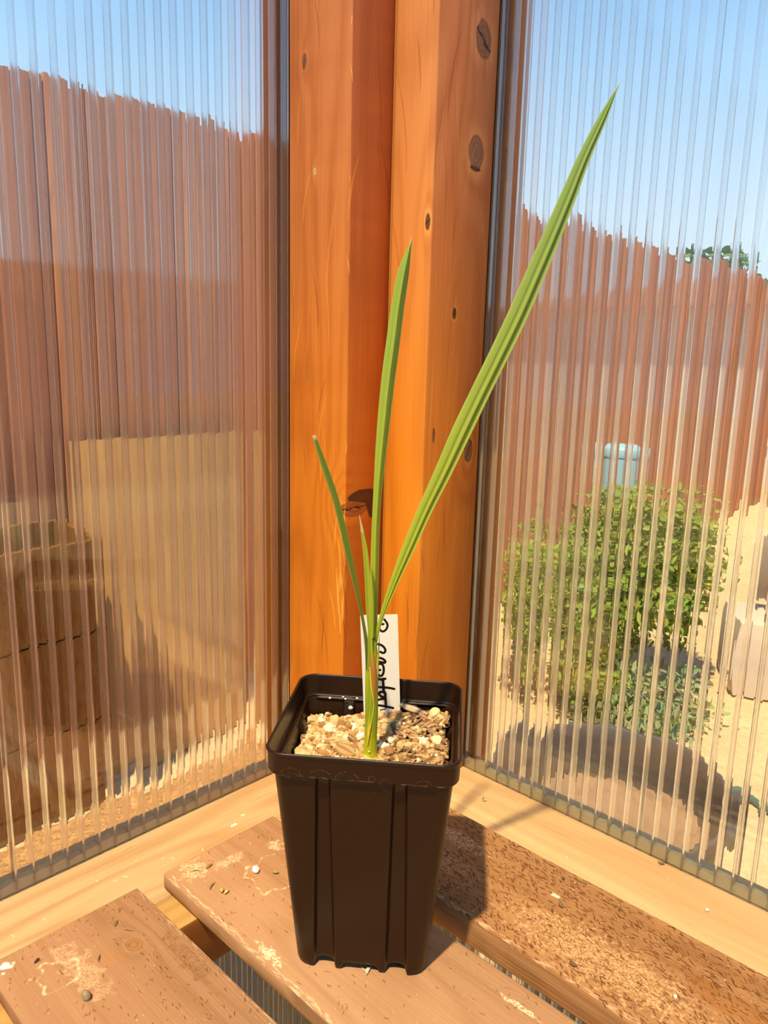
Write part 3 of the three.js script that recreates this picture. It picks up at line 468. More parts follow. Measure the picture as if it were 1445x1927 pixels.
{
  const nb = 34, NU = (NS + NC - 1) * 4;
  const outer = (y, extra) => ringAt(halfOut(y) - extra, radOut(y) - extra * 0.5, (t) => groove(t, y) * smooth(HB - 0.0002, HB - 0.0042, y));
  const rows = [];
  const foot = outer(0.004, 0).map((p) => footCut(p[2]));
  for (let j = 0; j <= nb; j++) { const f = Math.pow(j / nb, 1.25), ym = 0.004 + (HB - 0.004) * f; const r = outer(ym, j === 0 ? 0.0006 : 0); rows.push(r.map((p, i) => [p[0], foot[i] + (HB - foot[i]) * f, p[1], p[3], foot[i] + (HB - foot[i]) * f])); }
  const nInner = 20, inner = [];
  for (let j = 0; j <= nInner; j++) { const f = 1 - j / nInner, ym = 0.004 + (HB - 0.004) * f; const r = outer(ym, 0.0012); inner.push(r.map((p, i) => { const y = lerp(foot[i] + 0.0002, HB - 0.0006, f); return [p[0], y, p[1], p[3], y]; })); }
  const close = rows[0].map((p) => p.slice());
  const all = [...rows, ...inner, close];
  part('body', grid(NU, all.length - 1, (i, j) => all[j][i], true), potMat, pot);
  const fl = outer(0.007, 0.0013); part('base_plate', grid(NU, 1, (i, j) => [fl[i][0] * j, 0.0068, fl[i][1] * j, fl[i][3], 0.05], true), potMat, pot);
  const prof = [[0.0459, HB - 0.0001], [0.0484, HB - 0.0003], [0.0490, HB + 0.0005], [0.0494, HB + 0.0102], [0.0499, HB + 0.0109], [0.0502, HB + 0.0119], [0.0499, HB + 0.0126], [0.0493, HB + 0.0129], [0.0487, HB + 0.0126], [0.0484, HB + 0.0116], [0.0477, HB + 0.0012], [0.0473, HB + 0.0001], [0.0469, HB - 0.0002], [0.0451, HB - 0.0005], [0.0447, HB - 0.0009], [0.0446, HB - 0.0024], [0.0459, HB - 0.0001]];
  const rr = prof.map(([h]) => ringAt(h, 0.0098 + (h - 0.049) * 0.9));
  part('rim', grid(NU, prof.length - 1, (i, j) => [rr[j][i][0], prof[j][1], rr[j][i][1], rr[j][i][3], prof[j][1]], true), potMat, pot);
}
const potPoint = (u, y, v) => new THREE.Vector3(u, y, v).applyAxisAngle(new THREE.Vector3(0, 1, 0), POT.turn).add(new THREE.Vector3(POT.x, POT.y, POT.z));

// ───────────────────────── potting mix ─────────────────────────
const wallAt = (t) => Math.min(Math.abs(Math.abs(t) - G0) < 0.0062 ? 0.0404 : 0.0428, 0.0428); // clear of the grooves that bulge inwards
const soilY = (u, v) => POT.H - 0.0248 + 0.0055 * smooth(-0.02, 0.04, u) + 0.0028 * smooth(0.0, -0.042, v) * smooth(-0.03, 0.03, u) + 0.0018 * (noise(u * 120 + 50, v * 120 + 50, 3) - 0.5) + 0.0012 * (noise(u * 420 + 50, v * 420 + 50, 4) - 0.5);
const mix = thing('potting_mix', [POT.x, POT.y, POT.z], 'gritty potting mix of cream pumice and bark filling the black pot', 'potting mix', null, 'stuff');
mix.rotation.y = POT.turn;
function grain(seed, jag, sx = 1, sy = 1, sz = 1, detail = 2) { const g = new THREE.IcosahedronGeometry(1, detail), p = g.attributes.position; for (let i = 0; i < p.count; i++) { const x = p.getX(i), y = p.getY(i), z = p.getZ(i), f = 1 + jag * (noise(x * 1.7 + 9, y * 1.7 + z * 1.3 + 9, seed) - 0.5) * 2 + jag * 0.5 * (noise(x * 4 + 9, y * 4 - z * 3.1 + 9, seed + 1) - 0.5) * 2; p.setXYZ(i, x * f * sx, y * f * sy, z * f * sz); } g.computeVertexNormals(); return toCreasedNormals(g, 0.7); }
{
  const hw = 0.0438;
  part('soil', grid(60, 60, (i, j) => { const u = hw * (2 * i / 60 - 1), v = -hw * (2 * j / 60 - 1), k = Math.max(Math.abs(u), Math.abs(v)) > 0.042 ? 0.0 : 0, r = Math.hypot(Math.max(0, Math.abs(u) - 0.036), Math.max(0, Math.abs(v) - 0.036)), f = r > 0.008 ? 0.008 / r : 1; const uu = Math.sign(u) * (Math.min(Math.abs(u), 0.036) + Math.max(0, Math.abs(u) - 0.036) * f), vv = Math.sign(v) * (Math.min(Math.abs(v), 0.036) + Math.max(0, Math.abs(v) - 0.036) * f); const u3 = clamp(uu, -wallAt(vv) - 0.0006, wallAt(vv) + 0.0006), v3 = clamp(vv, -wallAt(uu) - 0.0006, wallAt(uu) + 0.0006); return [u3, soilY(u3, v3) - 0.0015 + k, v3, u, v]; }), new THREE.MeshStandardMaterial({ color: new THREE.Color().setRGB(0.10, 0.048, 0.02), roughness: 1, side: THREE.DoubleSide }), mix);
  const R = rng(4242), o = new THREE.Object3D(), k = new THREE.Color();
  const inside = (u, v) => Math.abs(u) < wallAt(v) && Math.abs(v) < wallAt(u) && Math.hypot(Math.max(0, Math.abs(u) - 0.036), Math.max(0, Math.abs(v) - 0.036)) < 0.0082;
  const mat = new THREE.MeshStandardMaterial({ color: 0xffffff, roughness: 0.95 });
  const clear = (u, v, s) => Math.abs(u) + s < wallAt(v) + 0.0008 && Math.abs(v) + s < wallAt(u) + 0.0008 && Math.hypot(Math.max(0, Math.abs(u) - 0.036), Math.max(0, Math.abs(v) - 0.036)) + s < 0.0078;
  const scatter = (name, geo, n, place) => { const im = new THREE.InstancedMesh(geo, mat, n); let c = 0, guard = 0; while (c < n && guard++ < n * 20) { const u = (R() * 2 - 1) * 0.0440, v = (R() * 2 - 1) * 0.0440; if (!inside(u, v)) continue; if (!place(u, v)) continue; o.updateMatrix(); im.setMatrixAt(c, o.matrix); im.setColorAt(c, k); c++; } im.count = c; shade(im); im.name = name; im.userData.kind = 'stuff'; mix.add(im); };
  const pumice = (big) => (u, v) => {
    const leftness = smooth(0.016, -0.012, u + 0.3 * v * 0), keep = big ? lerp(0.10, 1, leftness) : lerp(0.5, 1, leftness); if (R() > keep) return false;
    const s = big ? 0.0013 + 0.0017 * Math.pow(R(), 2) : 0.0004 + 0.0008 * R(); if (!clear(u, v, s)) return false;
    o.position.set(u, soilY(u, v) + s * 0.35, v); o.rotation.set(R() * 6, R() * 6, R() * 6); o.scale.set(s * (0.8 + 0.4 * R()), s * (0.7 + 0.4 * R()), s * (0.8 + 0.4 * R()));
    const t = R(), q = R(); k.setRGB(lerp(0.46, 0.74, t), lerp(0.29, 0.54, t), lerp(0.11, 0.28, t)); if (q < 0.22) k.setRGB(0.34, 0.17, 0.06); else if (q < 0.3) k.setRGB(0.5, 0.27, 0.1); else if (q > 0.94) k.setRGB(0.86, 0.76, 0.56); return true; };
  scatter('pumice_grains', grain(1, 0.42), 380, pumice(true)); scatter('pumice_grains_001', grain(2, 0.46, 1.2, 0.8, 1), 380, pumice(true)); scatter('perlite_crumbs', grain(3, 0.22, 1, 1, 1, 1), 750, pumice(false));
  const bark = (u, v) => { const rightness = smooth(-0.022, 0.02, u); if (R() > lerp(0.10, 1, rightness)) return false; const s = 0.0012 + 0.0036 * Math.pow(R(), 2); if (!clear(u, v, s * 0.8)) return false; o.position.set(u, soilY(u, v) + 0.0004, v); o.rotation.set((R() - 0.5) * 0.9, R() * 6.28, (R() - 0.5) * 0.9); o.scale.set(s, s * 0.18 + 0.0002, s * (0.18 + 0.2 * R())); const t = R(); k.setRGB(lerp(0.13, 0.60, t), lerp(0.055, 0.36, t), lerp(0.02, 0.16, t)); return true; };
  scatter('bark_fines', grain(6, 0.22, 1, 1, 1, 1), 1500, bark);
}
// single pieces on the mix
const chipMats = [[0.50, 0.30, 0.12], [0.40, 0.22, 0.09], [0.52, 0.38, 0.24], [0.22, 0.10, 0.045], [0.36, 0.22, 0.16]].map((c, i) => wood({ W: 128, H: 256, w: 0.012, h: 0.024, seed: 131 + i, light: c, dark: c.map((x) => x * 0.35), freq: 420, wav: 1.2, ringAmt: 0.8, blotch: 0.5, fibre: 0.4, rough: 0.9, bumpScale: 0.0004 }));
function chipGeo(len, w, h, seed) { // split sliver of bark: lens section, torn ends, fluted along the grain
  return grid(18, 10, (i, j) => { const a = i / 18 * 6.2832, l = j / 10, e = Math.pow(Math.sin(Math.PI * clamp(l, 0.015, 0.985)), 0.35) * (j === 0 || j === 10 ? 0.05 : 1), f = 1 + 0.24 * (noise(i % 18 * 0.9, 3, seed) - 0.5) + 0.2 * (noise(l * 4, i % 18 * 0.3, seed + 1) - 0.5); const tear = (noise(i % 18 * 1.3, j < 5 ? 1 : 2, seed + 4) - 0.5) * 0.12 * len * (j < 2 || j > 8 ? 1 : 0.2); return [Math.cos(a) * w / 2 * e * f, Math.sin(a) * h / 2 * e * f + 0.06 * len * (l - 0.5) * (l - 0.5), (l - 0.5) * len + tear, i / 18 * 0.012, l * len]; }, true);
}
function chip(name, label, category, u0, v0, u1, v1, w, h, mat, seed, lift = 0.001, lift1 = lift, roll = 0, group) {
  const A = new THREE.Vector3(u0, soilY(u0, v0) + lift, v0), B = new THREE.Vector3(u1, soilY(u1, v1) + lift1, v1), d = B.clone().sub(A), len = d.length();
  const m = mesh(name, chipGeo(len, w, h, seed), mat), q = new THREE.Quaternion().setFromUnitVectors(new THREE.Vector3(0, 0, 1), d.clone().normalize());
  const mid = A.add(B).multiplyScalar(0.5); m.position.copy(potPoint(mid.x, mid.y, mid.z));
  m.quaternion.setFromAxisAngle(new THREE.Vector3(0, 1, 0), POT.turn).multiply(q).multiply(new THREE.Quaternion().setFromAxisAngle(new THREE.Vector3(0, 0, 1), roll));
  return tag(m, label, category, group);
}
chip('bark_chip', 'wide tan bark chip left of the palm stem at the front rim', 'bark chip', -0.0215, -0.0045, -0.0085, 0.0095, 0.0082, 0.0035, chipMats[0], 1, 0.0018, 0.0022, 0.25);
chip('bark_chip', 'curved brown bark chip behind the wide tan chip, left of the stem', 'bark chip', -0.0165, -0.0175, -0.0085, -0.0065, 0.0058, 0.003, chipMats[1], 2, 0.0022, 0.0026, -0.3);
chip('bark_chip', 'long grey brown bark chip lying at the foot of the white label', 'bark chip', -0.0015, -0.0362, 0.0195, -0.0352, 0.0050, 0.0034, chipMats[1], 3, 0.0018, 0.0012, 0.2);
chip('wood_splinter', 'pale wood splinter leaning on the back wall right of the label', 'splinter', 0.0120, -0.0435, 0.0290, -0.0350, 0.0042, 0.0016, chipMats[2], 4, 0.0050, 0.0015, 0.5);
chip('wood_splinter', 'dark slanted wood splinter just below the pale leaning splinter', 'splinter', 0.0185, -0.0200, 0.0305, -0.0345, 0.0016, 0.0011, chipMats[4], 5, 0.0016, 0.0022);
chip('wood_splinter', 'long thin pinkish splinter lying across the bark at the right', 'splinter', 0.0265, -0.0190, 0.0385, -0.0330, 0.0016, 0.0011, chipMats[2], 6, 0.0016, 0.0024);
chip('wood_splinter', 'short splinter pointing at the front right corner of the pot', 'splinter', 0.0285, -0.0215, 0.0360, -0.0105, 0.0014, 0.0011, chipMats[4], 7, 0.0016);
chip('wood_splinter', 'golden splinter beside the inner right wall of the pot', 'splinter', 0.0375, -0.0215, 0.0432, -0.0330, 0.0017, 0.0010, chipMats[0], 8, 0.0016, 0.0025);
chip('wood_splinter', 'short tan splinter between the stem and the dark slanted splinter', 'splinter', 0.0110, -0.0200, 0.0160, -0.0130, 0.0030, 0.0013, chipMats[4], 9, 0.0014);
chip('dry_leaf', 'small curled orange brown leaf scrap right of the stem foot', 'leaf scrap', 0.0050, -0.0020, 0.0082, -0.0150, 0.0030, 0.0010, wood({ W: 64, H: 128, w: 0.012, h: 0.024, seed: 141, light: [0.55, 0.20, 0.035], dark: [0.25, 0.07, 0.012], freq: 300, rough: 0.6 }), 10, 0.0020, 0.0032, 0.8);
function pebble(name, label, category, pos, r, s, c, seed, jag = 0.16, onPot = true) {
  const m = mesh(name, grain(seed, jag, ...s, 3), new THREE.MeshStandardMaterial({ color: new THREE.Color().setRGB(...c), roughness: 0.9 })); m.scale.setScalar(r); m.rotation.set(seed, seed * 2.1, 0);
  const y = onPot ? soilY(pos[0], pos[1]) + r * 0.45 : 0; if (onPot) m.position.copy(potPoint(pos[0], y, pos[1])); else m.position.set(...pos);
  return tag(m, label, category);
}
pebble('pebble', 'smooth brown pebble among the cream pumice left of the stem', 'pebble', [-0.0205, -0.0215], 0.0026, [1.3, 0.8, 1], [0.34, 0.17, 0.075], 21, 0.1);
pebble('pumice_stone', 'largest cream white pumice stone left of the brown pebble', 'pumice', [-0.0275, -0.0215], 0.0036, [1.2, 0.9, 1], [0.84, 0.72, 0.46], 22, 0.24);
pebble('pumice_stone', 'golden pumice stone behind the cream white one near the back wall', 'pumice', [-0.0265, -0.0320], 0.0035, [1.3, 0.8, 1], [0.74, 0.48, 0.21], 23, 0.24);
pebble('pumice_stone', 'red brown pumice stone at the front left rim', 'pumice', [-0.0262, 0.0060], 0.0032, [1.3, 0.8, 1], [0.42, 0.20, 0.07], 24, 0.24);
pebble('pumice_stone', 'cream pumice stone at the back right corner of the pot', 'pumice', [0.0340, -0.0365], 0.0034, [1.4, 0.9, 1], [0.80, 0.58, 0.28], 25, 0.24);
pebble('pumice_stone', 'cream pumice stone near the front right wall of the pot', 'pumice', [0.0365, -0.0075], 0.0030, [0.9, 0.8, 1.3], [0.80, 0.62, 0.34], 26, 0.24);
pebble('pebble', 'grey green flaky stone right of the stem below the label', 'pebble', [0.0110, -0.0235], 0.0030, [1.1, 0.8, 1], [0.17, 0.155, 0.11], 27, 0.2);
pebble('perlite_ball', 'round white perlite ball between grey stone and dark splinter', 'perlite', [0.0160, -0.0265], 0.0012, [1, 1, 1], [0.92, 0.86, 0.76], 28, 0.08);
pebble('perlite_ball', 'round white perlite ball in front of the dark slanted splinter', 'perlite', [0.0195, -0.0190], 0.0013, [1, 1, 1], [0.92, 0.86, 0.76], 29, 0.08);
{ // crumbs of perlite stuck to the inside of the back wall
  const spots = [[-0.0316, 0.1204, 0.0007, 'leftmost white crumb stuck on the inner back wall of the pot'], [-0.0233, 0.1217, 0.0006, 'left one of a pair of white crumbs on the inner back wall'], [-0.0215, 0.1218, 0.0006, 'right one of a pair of white crumbs on the inner back wall'], [-0.0146, 0.1213, 0.0007, 'white crumb on the inner back wall nearest the stem'], [-0.0182, 0.1165, 0.0012, 'largest white crumb on the inner back wall, below the others']];
  for (const [u, y, r, label] of spots) { const m = mesh('perlite_crumb', grain(33 + Math.round(u * -1e4), 0.2, 1.2, 1, 0.7, 1), new THREE.MeshStandardMaterial({ color: new THREE.Color().setRGB(0.9, 0.82, 0.66), roughness: 0.9 })); m.scale.setScalar(r); const half = halfOut(y) - 0.0013; m.position.copy(potPoint(u, y, -half + r * 0.3 + groove(u, y))); m.rotation.y = POT.turn; tag(m, label, 'perlite'); }
}

// ───────────────────────── the palm seedling ─────────────────────────
const S = new THREE.Vector3(0.19056, 0.12247, 0.20448), EX = new THREE.Vector3(0.72703, 0, -0.68660), EZ = new THREE.Vector3(0.68660, 0, 0.72703); // EZ towards the viewer's side of the greenhouse
const palm = thing('palm_seedling', [S.x, S.y, S.z], 'young palm seedling with four strap leaves growing in the black pot', 'seedling');
const plantPt = (x, y, d) => EX.clone().multiplyScalar(x).add(new THREE.Vector3(0, y, 0)).addScaledVector(EZ, -d); // d: away from the viewer
function leafTexture(seed, base, tip, dryAt, stripe) {
  const W = 128, H = 512, d = new Uint8Array(W * H * 4);
  for (let j = 0; j < H; j++) for (let i = 0; i < W; i++) {
    const u = i / W, v = j / H, n = (j * W + i) * 4, t = smooth(0.05, 1, v); let c = [0, 1, 2].map((q) => lerp(base[q], tip[q], t));
    let k = 1 + 0.22 * (noise(u * 42, v * 1.5, seed) - 0.5) + 0.12 * (noise(u * 90, v * 30, seed + 1) - 0.5);
    for (const [p, w, a] of stripe) k += a * Math.exp(-(((u - p) / w) ** 2));
    const e = smooth(0.035, 0.0, Math.min(u, 1 - u));
    c = c.map((x, q) => lerp(x * k, [0.62, 0.60, 0.22][q], e * 0.55));
    const dry = smooth(dryAt, dryAt + 0.02, v + 0.012 * (noise(u * 9, 1, seed) - 0.5)); c = c.map((x, q) => lerp(x, [0.66, 0.56, 0.36][q], dry));
    for (let q = 0; q < 3; q++) d[n + q] = srgb8(c[q]); d[n + 3] = 255;
  }
  const t = new THREE.DataTexture(d, W, H); t.colorSpace = THREE.SRGBColorSpace; t.magFilter = t.minFilter = THREE.LinearFilter; t.needsUpdate = true; return t;
}
function leafMat(seed, base, tip, stripe, dryAt = 0.975) { return new THREE.MeshPhysicalMaterial({ map: leafTexture(seed, base, tip, dryAt, stripe), roughness: 0.48, transmission: 0.22, specularIntensity: 0.45 }); }
function leafGeo(st, prof, n = 70, thick = 0.00035) { // st: [across, up, away, half width] mm; prof: [s, lift] across the blade
  const C = new THREE.CatmullRomCurve3(st.map(([x, y, d]) => plantPt(x / 1000, y / 1000, d / 1000))), wAt = (t) => { const q = t * (st.length - 1), i = Math.min(st.length - 2, Math.floor(q)), f = q - i, g = (k) => st[clamp(k, 0, st.length - 1)][3]; const a = g(i - 1), b = g(i), c = g(i + 1), d = g(i + 2); return Math.max(0.00008, (b + 0.5 * f * (c - a + f * (2 * a - 5 * b + 4 * c - d + f * (3 * (b - c) + d - a)))) / 1000); };
  const M = 24, liftAt = (s) => { let k = 0; while (k < prof.length - 2 && s > prof[k + 1][0]) k++; const t = clamp((s - prof[k][0]) / (prof[k + 1][0] - prof[k][0])); return lerp(prof[k][1], prof[k + 1][1], t * t * (3 - 2 * t)); };
  const ring = []; for (let i = 0; i <= M; i++) ring.push([-1 + 2 * i / M, 1]); for (let i = M; i >= 0; i--) ring.push([-1 + 2 * i / M, -1]); ring.push([-1, 1]);
  return grid(ring.length - 1, n, (i, j) => {
    const t = j / n, p = C.getPoint(t), T = C.getTangent(t), side = new THREE.Vector3().crossVectors(T, EZ).normalize(), N = new THREE.Vector3().crossVectors(side, T).normalize(), w = wAt(t), [s, f] = ring[i];
    p.addScaledVector(side, s * w).addScaledVector(N, liftAt(s) * w + f * thick / 2 * (1 - 0.7 * s * s));
    return [p.x, p.y, p.z, (s + 1) / 2, t];
  });
}
const leafA = [[-1.1, 53.0, 1.1, 1.59], [2.5, 77.0, 1.5, 1.07], [9.3, 99.6, 2.0, 2.17], [17.3, 121.3, 2.4, 3.35], [25.6, 142.6, 2.9, 3.78], [34.4, 163.1, 3.3, 4.46], [42.7, 183.4, 3.7, 4.95], [51.2, 203.1, 4.1, 4.9], [59.8, 222.5, 4.4, 4.9], [68.0, 241.5, 4.8, 4.97], [75.4, 260.5, 5.2, 4.85], [82.6, 279.3, 5.6, 4.5], [89.4, 297.7, 6.0, 3.95], [95.9, 315.9, 6.3, 3.1], [103.3, 333.4, 6.7, 2.2], [110.7, 350.3, 7.0, 0.15]];
const leafB = [[-0.2, 52.2, 3.1, 2.04], [-0.3, 72.7, 4.4, 2.12], [-0.4, 92.9, 5.6, 2.24], [-0.4, 112.9, 6.8, 2.25], [-0.3, 132.6, 8.0, 2.1], [0.4, 152.0, 9.1, 2.3], [1.5, 171.2, 10.3, 2.92], [2.9, 190.1, 11.4, 3.4], [4.4, 208.7, 12.5, 3.55], [6.4, 227.0, 13.6, 3.6], [8.3, 245.1, 14.7, 3.4], [10.9, 262.9, 15.8, 2.9], [14.8, 279.9, 16.8, 0.13]];
const leafC = [[-1.2, 54.6, -2.7, 1.72], [-1.6, 65.9, -3.3, 1.33], [-2.0, 77.0, -3.9, 1.14], [-2.8, 87.9, -4.4, 1.39], [-3.4, 98.7, -4.9, 1.48], [-4.1, 109.4, -5.5, 1.42], [-5.1, 119.9, -6.0, 1.3], [-6.7, 130.1, -6.5, 0.84], [-8.6, 140.2, -7.0, 0.14]];
const leafD = [[-2.3, 54.4, -2.2, 1.58], [-3.5, 68.3, -2.7, 1.14], [-5.7, 81.9, -3.3, 0.85], [-8.4, 95.2, -3.8, 0.98], [-11.4, 108.2, -4.3, 1.43], [-14.3, 121.0, -4.8, 1.73], [-17.2, 133.6, -5.3, 1.75], [-20.3, 146.0, -5.8, 1.74], [-24.2, 157.8, -6.3, 1.71], [-28.3, 169.5, -6.8, 1.4], [-32.0, 180.5, -7.2, 0.9]];
const green = [0.40, 0.47, 0.03], deep = [0.24, 0.37, 0.10];
part('leaf', leafGeo(leafA, [[-1, 0], [-0.75, 0.16], [-0.35, 0.16], [-0.1, 0.05], [0.15, 0.28], [0.38, 0.24], [0.55, -0.10], [0.75, -0.04], [1, 0.10]]), leafMat(201, green, deep, [[0.45, 0.03, -0.18], [0.60, 0.05, 0.18], [0.74, 0.05, -0.30], [0.2, 0.1, 0.06]]), palm, 'longest leaf, leaning to the right');
part('leaf', leafGeo(leafB, [[-1, -0.1], [-0.4, 0.12], [0.15, 0.30], [0.42, -0.05], [1, -0.75]]), leafMat(211, green, [0.30, 0.42, 0.06], [[0.3, 0.04, -0.15], [0.55, 0.05, 0.12], [0.75, 0.08, -0.25]]), palm, 'tall upright middle leaf');
part('leaf', leafGeo(leafC, [[-1, 0.2], [0, -0.25], [1, 0.3]], 40), leafMat(221, green, green, [[0.5, 0.05, -0.15]], 0.88), palm, 'short new leaf with a dry white tip');
part('leaf', leafGeo(leafD, [[-1, 0.1], [0, -0.35], [1, 0.25]], 50), leafMat(231, [0.15, 0.19, 0.02], [0.17, 0.24, 0.03], [[0.5, 0.06, -0.3], [0.1, 0.06, 0.3]]), palm, 'darker narrow leaf leaning to the left');
{
  const st = [[0.2, -6, 4.6], [-0.2, -0.1, 4.2], [-0.44, 6.4, 3.69], [-0.32, 14.7, 3.4], [-0.11, 25.5, 3.5], [-0.27, 36.2, 3.55], [-0.42, 47.3, 3.6], [-0.54, 59.6, 3.5], [-0.7, 67.2, 2.6], [-0.7, 71, 1.6]];
  const W = 128, H = 256, d = new Uint8Array(W * H * 4);
  for (let j = 0; j < H; j++) for (let i = 0; i < W; i++) {
    const u = i / W, v = j / H, n = (j * W + i) * 4, y = -6 + 77 * v; let c = [0.26, 0.32, 0.015];
    const m = smooth(30, 6, y), k = 1 + 0.25 * (noise(u * 60, v * 3, 5) - 0.5) + 0.12 * (noise(u * 90, v * 60, 6) - 0.5);
    c = c.map((x, q) => lerp(x, [0.46, 0.50, 0.015][q], m) * k);
    const right = smooth(0.3, 0.42, u) * smooth(28, 50, y); c = c.map((x, q) => lerp(x, [0.50, 0.50, 0.02][q], right * 0.6));
    const patch = Math.exp(-(((u - 0.30) / 0.05) ** 2) - ((y - 22) / 5) ** 2); c = c.map((x, q) => lerp(x, [0.78, 0.62, 0.03][q], patch));
    for (let q = 0; q < 3; q++) d[n + q] = srgb8(c[q]); d[n + 3] = 255;
  }
  const t = new THREE.DataTexture(d, W, H); t.colorSpace = THREE.SRGBColorSpace; t.magFilter = t.minFilter = THREE.LinearFilter; t.wrapS = THREE.RepeatWrapping; t.needsUpdate = true;
  const C = new THREE.CatmullRomCurve3(st.map(([x, y]) => plantPt(x / 1000, y / 1000, 0)));
  const rad = (q) => { const i = Math.min(st.length - 2, Math.floor(q)), f = q - i; return lerp(st[i][2], st[i + 1][2], f * f * (3 - 2 * f)) / 1000; };
  part('stem', grid(36, 60, (i, j) => { const q = j / 60 * (st.length - 1), i0 = Math.min(st.length - 2, Math.floor(q)), f = q - i0, x = lerp(st[i0][0], st[i0 + 1][0], f) / 1000, y = lerp(st[i0][1], st[i0 + 1][1], f) / 1000, a = i / 36 * 6.2832, r = rad(q), flare = y < 0.006 ? 1 + 0.35 * smooth(0.006, -0.002, y) * Math.max(0, -Math.cos(a)) : 1; const p = plantPt(x + Math.cos(a) * r * flare, y, -Math.sin(a) * r * 0.82); return [p.x, p.y, p.z, i / 36, j / 60]; }, true), new THREE.MeshPhysicalMaterial({ map: t, roughness: 0.42, specularIntensity: 0.5 }), palm);
  // dry brown sheath: pointed strips that cling to the front of the stem
  const strip = (name, label, rows, c, lift) => { // rows: [y, x0, x1] mm
    const M = 10, geo = grid(M, rows.length * 4 - 4, (i, j) => { const q = j / 4, k = Math.min(rows.length - 2, Math.floor(q)), f = q - k, y = lerp(rows[k][0], rows[k + 1][0], f), x0 = lerp(rows[k][1], rows[k + 1][1], f), x1 = lerp(rows[k][2], rows[k + 1][2], f), s = i / M, x = lerp(x0, x1, s), xc = -0.3, r = 3.55, z = Math.sqrt(Math.max(0, r * r - (x - xc) ** 2)) * 0.82 + lift * (0.5 + 0.5 * Math.sin(Math.PI * s)); const p = plantPt(x / 1000, y / 1000, -z / 1000); return [p.x, p.y, p.z, s, j / rows.length]; });
    part(name, geo, new THREE.MeshStandardMaterial({ color: new THREE.Color().setRGB(...c), roughness: 0.7, side: THREE.DoubleSide }), palm, label); };
  strip('sheath', 'dry orange brown sheath on the stem front', [[34, 1.3, 1.5], [45, -0.4, 2.2], [56, -1.5, 1.9], [63, -2.0, 0.8], [71, -2.2, -1.8]], [0.40, 0.15, 0.02], 0.35);
  strip('sheath', 'yellow sheath edge on the right of the stem', [[50, 2.6, 3.2], [57, 1.9, 3.25], [62, 2.2, 3.3], [66, 2.7, 3.35]], [0.75, 0.58, 0.03], 0.3);
  strip('sheath', 'thin dark brown tip of the sheath', [[64, 2.6, 3.3], [69, 2.8, 3.25], [74, 3.1, 3.25]], [0.20, 0.06, 0.012], 0.3);
  strip('sheath', 'yellow edge of the outer leaf base', [[20, -0.9, -0.3], [28, 0.2, 0.7], [35, 1.0, 1.5], [44, -0.8, -0.3], [56, -2.0, -1.5]], [0.72, 0.62, 0.03], 0.22);
  strip('slit', 'brown slit where the outer leaf base splits', [[9, -1.9, -1.6], [15, -1.2, -0.7], [21, -0.3, 0.1], [27, 0.3, 0.42]], [0.10, 0.045, 0.012], 0.25);
  for (const [x, y, r, c] of [[-1.3, 2.2, 0.75, [0.9, 0.85, 0.72]], [-0.7, 1.0, 1.0, [0.10, 0.05, 0.02]], [0.2, 0.2, 0.6, [0.88, 0.8, 0.62]], [-1.0, 6.6, 0.45, [0.8, 0.76, 0.4]]]) { const p = plantPt(x / 1000, y / 1000, -3.3 / 1000); part('grit', grain(61, 0.25, 1, 1, 1, 1).scale(r / 1000, r / 1000, r / 1000).translate(p.x, p.y, p.z), new THREE.MeshStandardMaterial({ color: new THREE.Color().setRGB(...c), roughness: 0.9 }), palm); }
}

